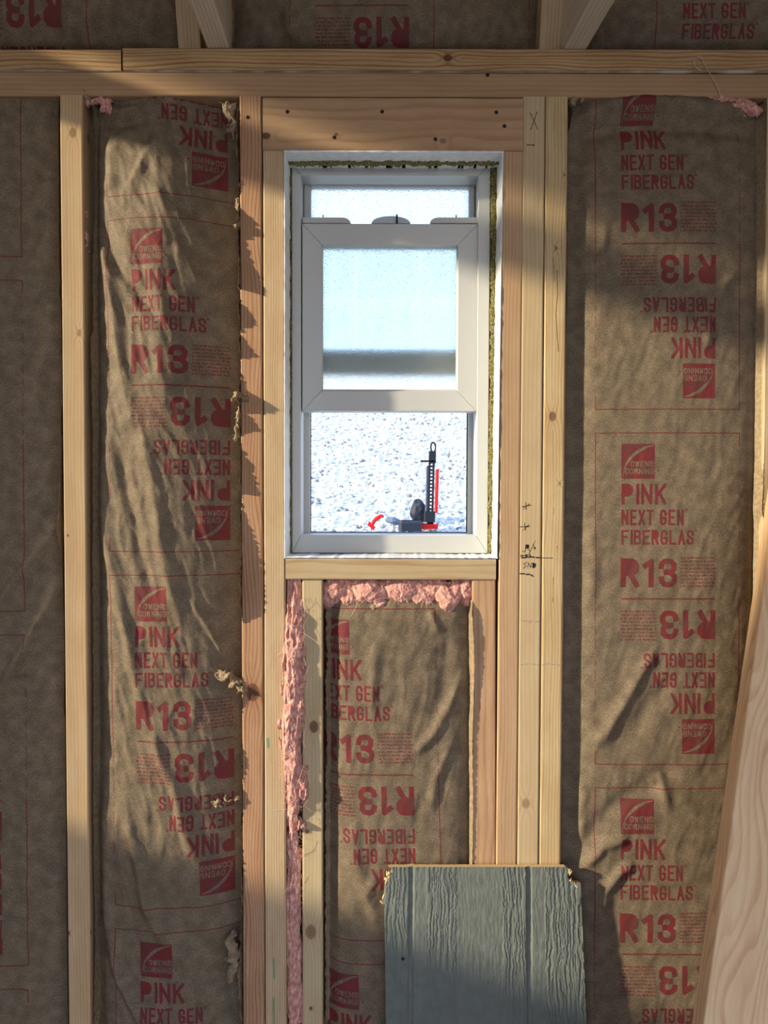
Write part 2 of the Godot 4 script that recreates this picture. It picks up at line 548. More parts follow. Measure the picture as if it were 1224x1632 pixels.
# d: xl, xr as [[y, x] ...]; y0, y1; profile [[px from the left edge or negative from the right edge, mm] ...]; cx [[y, x] ...]; top; folds; rough; plane
func batt_sheet(d: Dictionary) -> ArrayMesh:
	var step: float = d.get("step", 2.6)
	var folds := with_bounds(d.get("folds", []))
	var mid_w: float = lerp_list(d.xr, (d.y0 + d.y1) / 2) - lerp_list(d.xl, (d.y0 + d.y1) / 2)
	var nx := int(mid_w / step) + 1
	var ny := int((d.y1 - d.y0) / (step * 1.15)) + 1
	var v := PackedVector3Array(); var uv := PackedVector2Array()
	v.resize(nx * ny); uv.resize(nx * ny)
	var pl: Plane = d.get("plane", Plane(Vector3(0, 0, 1), -0.014))
	var rough: float = d.get("rough", 1.0)
	var yp: Array = d.get("yprofile", [[0, 0.0], [2000, 0.0]])
	var gain: float = d.get("print", 1.0)
	var sd: float = d.get("seed", 0.0)
	var flow: float = d.get("flow", -0.28)
	for j in ny:
		var py: float = lerpf(d.y0, d.y1, float(j) / (ny - 1))
		var l := lerp_list(d.xl, py); var r := lerp_list(d.xr, py)
		var prof := []
		var blend := lerp_list(d.blend, py) if d.has("blend") else 0.0
		for k in d.profile.size(): prof.append([l + d.profile[k][0] * (r - l), lerpf(d.profile[k][1], d.profile_low[k][1], blend) if blend > 0.0 else d.profile[k][1]])
		var yz := lerp_list(yp, py)
		var cx := lerp_list(d.cx, py)
		for i in nx:
			var px := lerpf(l, r, float(i) / (nx - 1))
			var e := clampf(minf(px - l, r - px) / 40.0, 0.0, 1.0)
			var h := catmull(prof, px) + yz * e
			h += fold_height(folds, px, py) * (0.3 + 0.7 * e)
			h += n_mid.get_noise_2d(px + flow * py + sd, py * 0.35) * 4.0 * rough * e
			var rd := n_ridge.get_noise_2d(px + flow * py + sd, py * 0.3 - flow * px * 0.3)
			h += (1.0 - absf(rd) * 2.2) * 1.9 * rough * (0.25 + 0.75 * e)
			h += n_fine.get_noise_2d(px + sd, py) * 0.16
			v[j * nx + i] = on_plane(px, py, pl) + pl.normal * (h * 0.001 - pl.d if not d.has("plane") else h * 0.001)
			uv[j * nx + i] = Vector2((px - cx) / (CELL_W * gain) + 0.5, (py - d.top) / (CELL_H * d.get("tall", 1.0)) + 20.0 / CELL_H)
	return grid(nx, ny, v, uv)

# a strip of paper standing out of the wall: free edge given as [[y, x px, proud mm] ...]
func flange(parent: Node3D, called: String, root_x: Array, root_z: float, edge: Array, mat: Material, seed_: int, jag := 1.0, flip := 1.0) -> MeshInstance3D:
	var n := FastNoiseLite.new(); n.seed = seed_; n.frequency = 0.06; n.fractal_octaves = 3
	var y0: float = edge[0][0]; var y1: float = edge[edge.size() - 1][0]
	var ny := int((y1 - y0) / 2.0) + 1
	var nx := 7
	var v := PackedVector3Array(); var uv := PackedVector2Array()
	var ex := []; var ez := []
	for e in edge:
		ex.append([e[0], e[1]]); ez.append([e[0], e[2]])
	for j in ny:
		var py := lerpf(y0, y1, float(j) / (ny - 1))
		var rx := lerp_list(root_x, py)
		var fx := lerp_list(ex, py) + n.get_noise_1d(py) * 3.0 * jag
		var fz := (lerp_list(ez, py) + n.get_noise_1d(py * 2.7 + 500) * 3.5 * jag) * 0.001
		for i in nx:
			var t := float(i) / (nx - 1)
			var z := lerpf(root_z, fz, t)
			var bow := sin(t * PI) * (n.get_noise_2d(py * 0.5, t * 40 + 90) * 3.0 * jag + 1.0)
			v.append(on_z(lerpf(rx, fx, t) + bow * flip, py, 0.0) + Vector3(0, 0, z))
			uv.append(Vector2(0.9 + t * 0.04, py / CELL_H))
	return put(called, grid(nx, ny, v, uv), mat, parent)

# ---------------------------------------------------------------- fluff: lumps [x, y, rx, ry, mm out] seen from the front, over a base depth
func fluff(parent: Node3D, called: String, rect: Rect2, lumps: Array, back: float, mat: Material, seed_: int, step := 1.3, amp := 2.4, stretch := Vector2(1, 1), drift := 9.0) -> MeshInstance3D:
	var n := FastNoiseLite.new(); n.seed = seed_; n.frequency = 0.075; n.fractal_type = FastNoiseLite.FRACTAL_RIDGED; n.fractal_octaves = 2
	var n2 := FastNoiseLite.new(); n2.seed = seed_ + 1; n2.frequency = 0.05; n2.fractal_octaves = 3
	var nx := int(rect.size.x / step) + 1; var ny := int(rect.size.y / step) + 1
	var v := PackedVector3Array(); var uv := PackedVector2Array(); var keep := PackedByteArray()
	for j in ny:
		for i in nx:
			var px := rect.position.x + i * step; var py := rect.position.y + j * step
			var wx := px + n2.get_noise_2d(px * stretch.x, py * stretch.y) * drift
			var wy := py + n2.get_noise_2d(px * stretch.x + 300, py * stretch.y) * drift
			var best := -99.0
			for l in lumps:
				var dx: float = (wx - l[0]) / l[2]; var dy: float = (wy - l[1]) / l[3]
				var q := dx * dx + dy * dy
				if q < 1.0:
					best = maxf(best, l[4] * pow(1.0 - q, 0.5) + back + (l[5] if l.size() > 5 else 0.0))
			var on := best > -98.0
			var h := best if on else back - 6.0
			if on: h += n.get_noise_2d(wx * stretch.x, wy * stretch.y) * amp
			keep.append(1 if (on or best > back - 5.0) else 0)
			v.append(on_z(px, py, back * 0.001) + Vector3(0, 0, (h - back) * 0.001))
			uv.append(Vector2(px, py) * 0.01)
	return put(called, grid(nx, ny, v, uv, keep), mat, parent)

func hairs(parent: Node3D, count: int, seed_: int, pick: Callable, mat: Material, called := "loose_fibres") -> void:
	rng.seed = seed_
	var st := SurfaceTool.new()
	st.begin(Mesh.PRIMITIVE_TRIANGLES)
	for k in count:
		var p: Vector3 = pick.call(rng)
		var dir := Vector3(rng.randf_range(-0.4, 0.4), rng.randf_range(-1, 1), rng.randf_range(-0.15, 0.35)).normalized()
		var bend := Vector3(rng.randf_range(-1, 1), rng.randf_range(-1, 1), rng.randf_range(-1, 0.3))
		var l := rng.randf_range(0.008, 0.026)
		var pts := []
		for i in 6:
			var t := i / 5.0
			pts.append(p + dir * l * t + bend * l * 0.6 * t * t)
		st.append_from(tube(pts, 0.00022, 3), 0, Transform3D.IDENTITY)
	var o := put(called, st.commit(), mat, parent)
	o.set_meta("kind", "stuff")

# ---------------------------------------------------------------- window members: a mitred bar of a rectangular ring
func ring(parent: Node3D, names: Array, o: Rect2, i: Rect2, z0: float, z1: float, mat: Material, bevel := 0.0015, gap := 0.00008) -> void:      # rects in metres, y up; names head, sill, side
	var O := [Vector2(o.position.x, o.position.y), Vector2(o.end.x, o.position.y), Vector2(o.end.x, o.end.y), Vector2(o.position.x, o.end.y)]
	var I := [Vector2(i.position.x, i.position.y), Vector2(i.end.x, i.position.y), Vector2(i.end.x, i.end.y), Vector2(i.position.x, i.end.y)]
	for k in 4:
		var a: Vector2 = O[k]; var b: Vector2 = O[(k + 1) % 4]; var c: Vector2 = I[(k + 1) % 4]; var e: Vector2 = I[k]
		var t := (b - a).normalized() * gap
		var poly := PackedVector2Array([a + t, b - t, c - t, e + t])
		var called: String = [names[1], names[2], names[0], names[2]][k]
		put(called, prism(poly, z0, z1, bevel), mat, parent)

func px_rect(x0: float, y0: float, x1: float, y1: float, z: float) -> Rect2:
	var a := on_z(x0, y1, z); var b := on_z(x1, y0, z)
	return Rect2(a.x, a.y, b.x - a.x, b.y - a.y)

# ================================================================ the scene

func _ready() -> void:
	# camera
	var cam := Camera3D.new()
	cam.name = "camera"
	cam.position = EYE
	cam.rotation_degrees = Vector3(-1.68, 0, 0.17)
	cam.fov = rad_to_deg(2.0 * atan(816.0 / FOCAL))
	cam.near = 0.02
	cam.far = 200
	add_child(cam)
	view = cam.basis
	# sky and exposure
	var we := WorldEnvironment.new()
	we.name = "world_environment"
	var env := Environment.new()
	env.background_mode = Environment.BG_SKY
	var sky := Sky.new()
	var sm := ProceduralSkyMaterial.new()
	sm.sky_top_color = Color(0.60, 0.74, 0.95)
	sm.sky_horizon_color = Color(1.0, 0.975, 0.93)
	sm.ground_bottom_color = Color(0.45, 0.44, 0.42)
	sm.ground_horizon_color = Color(0.66, 0.67, 0.68)
	sm.energy_multiplier = 3.6
	sky.sky_material = sm
	env.sky = sky
	env.tonemap_mode = Environment.TONE_MAPPER_LINEAR
	env.tonemap_exposure = 0.80
	env.sdfgi_enabled = true
	env.ssao_enabled = true
	env.ssil_enabled = true
	we.environment = env
	add_child(we)
	# low sun from the left, in through the gable window opening
	var sun := DirectionalLight3D.new()
	sun.name = "sun"
	sun.light_color = Color(1.0, 0.95, 0.83)
	sun.light_energy = 3.0
	sun.light_angular_distance = 2.2
	sun.shadow_enabled = true
	add_child(sun)
	sun.look_at_from_position(Vector3.ZERO, Vector3(2.75, -0.9, -1.0))

	n_fine.seed = 2; n_fine.frequency = 0.16; n_fine.fractal_octaves = 2
	n_mid.seed = 4; n_mid.frequency = 0.010; n_mid.fractal_octaves = 3
	n_ridge.seed = 9; n_ridge.frequency = 0.026; n_ridge.fractal_octaves = 2
	n_ridge.domain_warp_enabled = true; n_ridge.domain_warp_amplitude = 18.0; n_ridge.domain_warp_frequency = 0.02

	make_materials()
	shell()
	framing()
	roof_frame()
	window()
	batts()
	pink_wool()
	siding()
	plank()
	outside()
	small_things()

func make_materials() -> void:
	var kt := kraft_textures()
	var k := StandardMaterial3D.new()
	k.albedo_texture = kt[0]
	k.roughness = 0.68
	k.metallic_specular = 0.32
	k.heightmap_enabled = true
	k.heightmap_texture = kt[1]
	k.heightmap_scale = 0.03
	M.kraft = k
	M.kraft_edge = mottled(8, 0.03, [Color(0.48, 0.41, 0.32), Color(0.62, 0.54, 0.43)], 6.0, 0.75)
	M.pink = mottled(21, 0.02, [Color(0.62, 0.40, 0.37), Color(0.77, 0.55, 0.50), Color(0.88, 0.73, 0.66)], 9.0, 0.95, Vector3(1.6, 0.7, 1.6))
	M.fibre = plain(Color(0.90, 0.72, 0.66), 0.8)
	M.vinyl = plain(Color(0.73, 0.725, 0.705), 0.42, 0.5)
	M.vinyl_dark = plain(Color(0.08, 0.09, 0.10), 0.6)
	M.wrap = mottled(31, 0.02, [Color(0.84, 0.85, 0.86), Color(0.90, 0.90, 0.90)], 5.0, 0.6)
	M.foam = mottled(33, 0.05, [Color(0.20, 0.18, 0.11), Color(0.38, 0.35, 0.21), Color(0.46, 0.43, 0.26), Color(0.72, 0.67, 0.42)], 11.0, 0.9)
	M.steel = plain(Color(0.16, 0.16, 0.17), 0.45, 0.5)
	M.steel.metallic = 0.7
	M.osb = mottled(41, 0.03, [Color(0.50, 0.36, 0.22), Color(0.68, 0.52, 0.34), Color(0.76, 0.62, 0.44)], 3.0, 0.85)
	M.floor = mottled(43, 0.012, [Color(0.70, 0.66, 0.60), Color(0.80, 0.77, 0.71)], 1.2, 0.8, Vector3(0.4, 1, 1.6))
	M.outer = plain(Color(0.30, 0.34, 0.34), 0.8)
	var gl := StandardMaterial3D.new()
	gl.albedo_color = Color(0.97, 1.0, 0.99, 0.0)
	gl.roughness = 0.30
	gl.refraction_enabled = true
	gl.refraction_scale = 0.05
	var nt := NoiseTexture2D.new()
	var fn := FastNoiseLite.new(); fn.seed = 3; fn.frequency = 0.06; fn.fractal_octaves = 2
	nt.noise = fn; nt.width = 512; nt.height = 512; nt.seamless = true
	gl.heightmap_enabled = true
	gl.heightmap_texture = nt
	gl.heightmap_scale = 0.11
	gl.uv1_triplanar = true; gl.uv1_world_triplanar = true
	gl.uv1_scale = Vector3.ONE * 9.0
	M.frosted = gl

func slab(called: String, size: Vector3, at: Vector3, mat: Material, parent: Node3D = self) -> MeshInstance3D:
	var b := BoxMesh.new()
	b.size = size
	var o := put(called, b, mat, parent, Transform3D(Basis.IDENTITY, at))
	if parent == self: o.set_meta("kind", "structure")
	return o

func holed(called: String, along_x: bool, fixed: float, a0: float, a1: float, y0: float, y1: float, hole: Rect2, mat: Material, label: String) -> void:     # a wall with an opening; hole in (along, y)
	var w := base(called)
	tag(w, label, "", "", "structure")
	for q in [[a0, hole.position.x, y0, y1], [hole.end.x, a1, y0, y1], [hole.position.x, hole.end.x, y0, hole.position.y], [hole.position.x, hole.end.x, hole.end.y, y1]]:
		if q[1] - q[0] < 0.005 or q[3] - q[2] < 0.005: continue
		var s := Vector3(q[1] - q[0], q[3] - q[2], 0.1) if along_x else Vector3(0.1, q[3] - q[2], q[1] - q[0])
		var c := Vector3((q[0] + q[1]) / 2, (q[2] + q[3]) / 2, fixed) if along_x else Vector3(fixed, (q[2] + q[3]) / 2, (q[0] + q[1]) / 2)
		slab("wall_panel", s, c, mat, w)

func shell() -> void:
	slab("floor", Vector3(RIGHT_X - LEFT_X + 0.2, 0.04, REAR_Z + 0.3), Vector3((RIGHT_X + LEFT_X) / 2, -0.02, (REAR_Z - 0.1) / 2 + 0.0), M.floor)
	holed("wall_left", false, LEFT_X - 0.05, -0.1, REAR_Z + 0.1, 0, ROOF_Y, Rect2(0.42, 1.33, 0.52, 1.30), M.osb, "gable wall with a tall window opening")
	holed("wall_right", false, RIGHT_X + 0.05, -0.1, REAR_Z + 0.1, 0, ROOF_Y, Rect2(1.3, 0.02, 1.3, 2.05), M.osb, "gable wall with an open doorway")
	holed("wall_rear", true, REAR_Z + 0.05, LEFT_X, RIGHT_X, 0, ROOF_Y, Rect2(-1.35, 0.02, 2.95, 2.75), M.osb, "rear wall with a wide open doorway")

func framing() -> void:
	var w := base("wall_back")
	tag(w, "open stud wall framed in pale lumber around a window", "", "", "structure")
	var pale := Color(0.84, 0.73, 0.57); var pale_d := Color(0.68, 0.52, 0.35)
	var tan_ := Color(0.80, 0.65, 0.46); var tan_d := Color(0.58, 0.39, 0.22)
	var red := Color(0.77, 0.60, 0.45); var red_d := Color(0.57, 0.36, 0.23)
	var yp := on_z(612, 153).y         # underside of the plates
	var yt := on_z(612, 77).y
	var ink := Color(0.10, 0.09, 0.09); var grey := Color(0.50, 0.47, 0.42); var green := Color(0.45, 0.56, 0.42)
	var y_sill := on_z(612, 890).y; var y_sill_b := on_z(612, 924.5).y
	var y_head := on_z(612, 241).y
	# plates
	rail(w, "top_plate", -420, 1640, 115.5, 154, {seed = 1, pale = Color(0.76, 0.61, 0.45), dark = Color(0.60, 0.44, 0.29), rings = 5.0, slant = 0.05, contrast = 0.6})
	var up1 := rail(w, "upper_plate", -420, 193, 77.5, 112.5, {seed = 2, pale = tan_, dark = tan_d, rings = 5.5, slant = 0.12, contrast = 1.3, label = "shorter upper plate with strong grain"})
	rail(w, "upper_plate", 195.5, 1640, 77.5, 113.5, {seed = 3, pale = tan_, dark = tan_d, rings = 6.0, slant = 0.16, contrast = 1.4, knots = [[714, 92, 5.0, 0.9]], label = "longer upper plate with a dark knot"})
	slab("bottom_plate", Vector3(RIGHT_X - LEFT_X, 0.038, 0.089), Vector3((RIGHT_X + LEFT_X) / 2, 0.019, -0.0445), M.floor, w)
	var f := 0.038
	# studs from left to right
	stud(w, "stud", -318, -280, -302, -266, 150, 1600, yp, f, {seed = 12, pale = pale, dark = pale_d})
	stud(w, "stud", 94.5, 131.5, 109, 144, 150, 1600, yp, f, {seed = 13, pale = Color(0.85, 0.72, 0.54), dark = Color(0.70, 0.52, 0.33), rings = 7.0, slant = 0.06, contrast = 0.75, knots = [[116, 211, 5.5, 0.45], [126, 530, 4.0, 0.3], [108, 853, 1.4, 0.8], [109, 1487, 2.5, 0.7]]})
	stud(w, "king_stud", 381, 417, 388, 421.5, 160, 1600, yp, f, {seed = 14, pale = red, dark = red_d, rings = 6.5, slant = 0.16, contrast = 1.15, knots = [[402.5, 1103, 10.0, 0.75]], label = "reddish stud with a round knot"})
	stud(w, "jack_stud", 418.5, 453.5, 423, 456, 245, 1600, y_head, f, {seed = 15, pale = pale, dark = pale_d, rings = 8.5, slant = 0.05, contrast = 1.2, marks = [[[427, 1178, 428, 1190], 5.0, green], [[436, 1528, 437, 1560], 3.0, green], [[436, 1590, 437, 1632], 3.0, green]]})
	stud(w, "cripple_stud", 481, 515, 482.5, 514, 930, 1600, y_sill_b, f, {seed = 16, pale = Color(0.83, 0.74, 0.57), dark = Color(0.70, 0.56, 0.38), rings = 6.0, slant = 0.06, contrast = 0.6, knots = [[500, 1158, 7.0, 0.7], [489, 1325, 3.0, 0.6], [495, 1485, 8.5, 0.5], [495, 1607, 2.4, 0.8]], marks = [[[487, 962, 490, 953, 492, 962, 495, 953, 498, 963], 0.6, grey], [[501, 962, 503, 953, 506, 962], 0.6, grey]]}, -0.004)
	stud(w, "cripple_stud", 752, 790.5, 753.5, 789.5, 930, 1370, y_sill_b, f, {seed = 17, pale = Color(0.80, 0.645, 0.49), dark = red_d, rings = 3.5, slant = 0.14, contrast = 0.9, label = "reddish short stud under the window"}, -0.003)
	stud(w, "jack_stud", 801.5, 833.5, 790, 824.5, 245, 1370, y_head, f, {seed = 18, pale = Color(0.80, 0.66, 0.50), dark = Color(0.65, 0.47, 0.33), rings = 6.0, slant = 0.1, contrast = 0.9})
	var marks := [
		[[845, 180, 857, 206], 0.9, ink], [[856, 178, 846, 207], 0.9, ink], [[839, 231, 852, 231.5], 1.1, ink],
		[[832, 808, 846, 805], 1.4, ink], [[838, 801, 839, 812], 1.0, ink], [[834, 812, 843, 803], 0.8, ink],
		[[829, 840, 844, 839], 1.3, ink], [[836, 834, 838, 845], 1.0, ink], [[833, 846, 843, 836], 0.8, ink],
		[[837, 879, 838, 868, 843, 869, 843, 873, 838, 874], 0.9, ink], [[840, 874, 846, 879], 0.9, ink], [[843, 883, 853, 862], 0.8, ink], [[850, 868, 852, 876, 854, 872, 850, 872], 0.9, ink], [[832, 878, 838, 880], 0.8, ink],
		[[830, 886, 845, 884, 846, 888, 831, 889, 845, 887], 1.6, ink], [[838, 887, 861, 889], 1.8, ink],
		[[840, 896, 834, 899, 839, 902, 834, 906], 0.9, ink], [[841, 905, 842, 897, 846, 905, 847, 897], 0.9, ink], [[849, 905, 849, 897, 854, 899, 853, 904, 849, 905], 0.9, ink],
		[[829, 914, 846, 916, 850, 918.5], 1.8, ink],
		[[843, 993, 849, 989], 1.0, grey], [[831, 990, 845, 990], 0.7, grey], [[853, 991, 860, 991], 0.9, grey], [[830, 1060, 845, 1058, 860, 1060], 0.7, grey]]
	stud(w, "king_stud", 834.5, 868.5, 823.5, 859, 160, 1370, yp, f, {seed = 19, pale = Color(0.83, 0.73, 0.56), dark = Color(0.72, 0.57, 0.39), rings = 5.0, slant = 0.05, contrast = 0.55, marks = marks, knots = [[838, 1280, 6.0, 0.35]], label = "pale stud with hand-drawn layout marks"})
	stud(w, "stud", 869.5, 906.5, 859.7, 893.5, 160, 1370, yp, f, {seed = 20, pale = Color(0.85, 0.74, 0.55), dark = Color(0.66, 0.48, 0.28), rings = 7.0, slant = 0.08, contrast = 0.8, round = 0.004, knots = [[880, 663, 5.5, 0.6], [892, 770, 2.0, 0.5], [886, 395, 2.5, 0.5], [899, 278, 1.5, 0.6]], marks = [[[863, 889, 887, 890], 0.8, ink], [[883, 810, 882, 820], 0.8, Color(.45, .33, .2)], [[888, 870, 888, 880], 0.8, Color(.45, .33, .2)], [[882, 920, 881, 960], 0.8, Color(.45, .33, .2)], [[864, 1060, 875, 1058, 892, 1060], 0.8, grey], [[888, 430, 889, 470, 886, 500, 890, 560], 1.1, Color(.40, .28, .16)], [[882, 410, 884, 450], 0.9, Color(.45, .33, .2)]], label = "pale rough-edged stud with bark checks"})
	stud(w, "stud", 1223, 1260, 1205, 1240, 160, 1600, yp, f, {seed = 21, pale = pale, dark = pale_d})
	# header and sill of the opening
	rail(w, "header", 418.5, 833.8, 155, 240.5, {seed = 22, pale = Color(0.79, 0.64, 0.48), dark = Color(0.64, 0.47, 0.31), rings = 5.0, slant = 0.10, contrast = 0.75, knots = [[424, 216, 5.0, 0.8], [706, 224, 4.0, 0.35], [536, 214, 2.5, 0.5]]})
	rail(w, "rough_sill", 455, 790.5, 890, 924.5, {seed = 23, pale = Color(0.80, 0.70, 0.54), dark = Color(0.66, 0.51, 0.33), rings = 2.6, slant = 0.2, contrast = 0.8})
	# sheathing behind, round the opening
	var lo := on_z(459, 886, -0.06); var hi := on_z(792, 246, -0.06)
	for q in [[LEFT_X, lo.x, 0.0, yt], [hi.x, RIGHT_X, 0.0, yt], [lo.x, hi.x, 0.0, lo.y], [lo.x, hi.x, hi.y, yt]]:
		slab("sheathing", Vector3(q[1] - q[0], q[3] - q[2], 0.012), Vector3((q[0] + q[1]) / 2, (q[2] + q[3]) / 2, -0.0955), M.osb, w)
	# nails
	var head := lathe([Vector2(0.0, 0.0006), Vector2(0.0026, 0.0006), Vector2(0.0031, 0.0002), Vector2(0.0031, -0.002)], 12)
	for q in [[458, 178], [609, 178], [791, 179], [804, 201], [533, 219], [694, 222], [395, 187], [777, 119.5], [497, 300]]:
		if q[0] == 497: continue
		var n := put("nail", head, M.steel, w, Transform3D(Basis(Vector3(1, 0, 0), PI / 2), on_z(q[0], q[1], 0.0)))
		n.set_meta("label", "dark nail head")
	# white flashing wrap lining the opening
	var a := on_z(453.2, 889.5); var b := on_z(802.5, 240.5)
	var t := 0.0035
	var wr := base("window_wrap")
	tag(wr, "white flashing wrap lining the rough window opening", "wrap", "", "")
	var zf := 0.0008; var zb := -0.088
	var bx := on_z(793, 884, 0).x
	put("side_strip", warp_strip(Vector3(a.x, a.y, 0), Vector3(a.x, b.y, 0), Vector3(t * 0.6, 0, 0), zf, zb, 51), M.wrap, wr)
	put("side_strip", warp_strip(Vector3(bx, a.y, 0), Vector3(b.x, b.y, 0), Vector3(-t * 0.65, 0, 0), zf, zb, 52), M.wrap, wr)
	put("head_strip", warp_strip(Vector3(a.x, b.y, 0), Vector3(b.x, b.y, 0), Vector3(0, -t, 0), zf, zb, 53), M.wrap, wr)
	put("sill_strip", warp_strip(Vector3(a.x, a.y, 0), Vector3(bx, a.y, 0), Vector3(0, t * 0.8, 0), zf, zb, 54), M.wrap, wr)

func warp_strip(a: Vector3, b: Vector3, thick: Vector3, zf: float, zb: float, seed_: int) -> ArrayMesh:      # a board-like lining with an uneven front edge
	var n := FastNoiseLite.new(); n.seed = seed_; n.frequency = 0.9; n.fractal_octaves = 3
	var m := 90
	var v := PackedVector3Array(); var uv := PackedVector2Array()
	var flip := (b - a).cross(thick).z < 0
	var prof := [Vector2(0, zb), Vector2(1, zb), Vector2(1, zf - 0.002), Vector2(0.75, zf), Vector2(0.1, zf), Vector2(-0.05, zf - 0.003), Vector2(0, zb)]
	if flip: prof.reverse()
	for j in m:
		var t := float(j) / (m - 1)
		var s := n.get_noise_1d(t * 40.0)
		for i in prof.size():
			var q: Vector2 = prof[i]
			v.append(a.lerp(b, t) + thick * q.x * (1.0 + s * 0.7) + Vector3(0, 0, q.y + (s * 0.002 if q.y > -0.02 else 0.0)))
			uv.append(Vector2(i, t))
	return grid(prof.size(), m, v, uv)

func roof_frame() -> void:
	var yt := on_z(612, 77).y
	var c := base("ceiling")
	tag(c, "barn roof underside with rafters and ceiling joists", "", "", "structure")
	var lean := 0.30
	var run := ROOF_Y - yt
	var up := Vector3(0, 1, lean).normalized()
	var out_n := Vector3(0, -lean, 1).normalized()
	slab("roof_deck", Vector3(RIGHT_X - LEFT_X + 0.2, 0.04, REAR_Z + 0.2 - lean * run + 0.1), Vector3((RIGHT_X + LEFT_X) / 2, ROOF_Y + 0.02, (REAR_Z + 0.1 + lean * run) / 2), M.osb, c)
	var deck := BoxMesh.new(); deck.size = Vector3(RIGHT_X - LEFT_X + 0.2, run * 1.1, 0.012)
	put("roof_deck", deck, M.osb, c, Transform3D(Basis(Vector3(1, 0, 0), up, out_n), Vector3((RIGHT_X + LEFT_X) / 2, yt, -0.14) + up * run * 0.53))
	var pale := Color(0.83, 0.72, 0.56); var pale_d := Color(0.66, 0.50, 0.33)
	var texs := []
	for k in 3: texs.append(wood_material(wood_texture(60 + k, 38, 1000, 64, 1024, pale if k == 0 else Color(0.93, 0.88, 0.78), pale_d if k == 0 else Color(0.72, 0.62, 0.48), 6.0, 0.1, 0.8, [[0.55, 0.42, 8.0, 0.7], [0.4, 0.62, 3.0, 0.6]])))  # joist copies are paler: daylight on their undersides put into the wood colour
	var zr := -0.030
	for q in [[285, 321], [858.5, 894.5], [-312, -276], [1430, 1466]]:
		var a := on_z(q[0], 77, zr); var b := on_z(q[1], 77, zr)
		var w := b.x - a.x
		put("rafter", timber_mesh(w, 0.089, run * 1.08), texs[0], c, Transform3D(Basis(Vector3(1, 0, 0), up, out_n), Vector3((a.x + b.x) / 2, yt + 0.0005, zr)))
	var js := [[329, 365.5, 0.0], [899.5, 936.5, 0.075], [-268, -230, 0.0], [1474, 1511, 0.0]]
	var l := REAR_Z - 0.01
	for k in js.size():
		var q = js[k]
		var a := on_z(q[0], 77, 0.0); var b := on_z(q[1], 77, 0.0)
		var w := b.x - a.x
		var dir := Vector3(q[2], 0, 1).normalized()
		# front face of the section is the underside
		var side := Vector3(0, -1, 0).cross(dir).normalized() * -1.0
		var xf := Transform3D(Basis(dir.cross(Vector3(0, -1, 0)), dir, Vector3(0, -1, 0)), Vector3((a.x + b.x) / 2, yt + 0.001, 0) - dir * 0.02)
		put("ceiling_joist", timber_mesh(w, 0.089, l, 0.004), texs[1 + k % 2], c, xf)

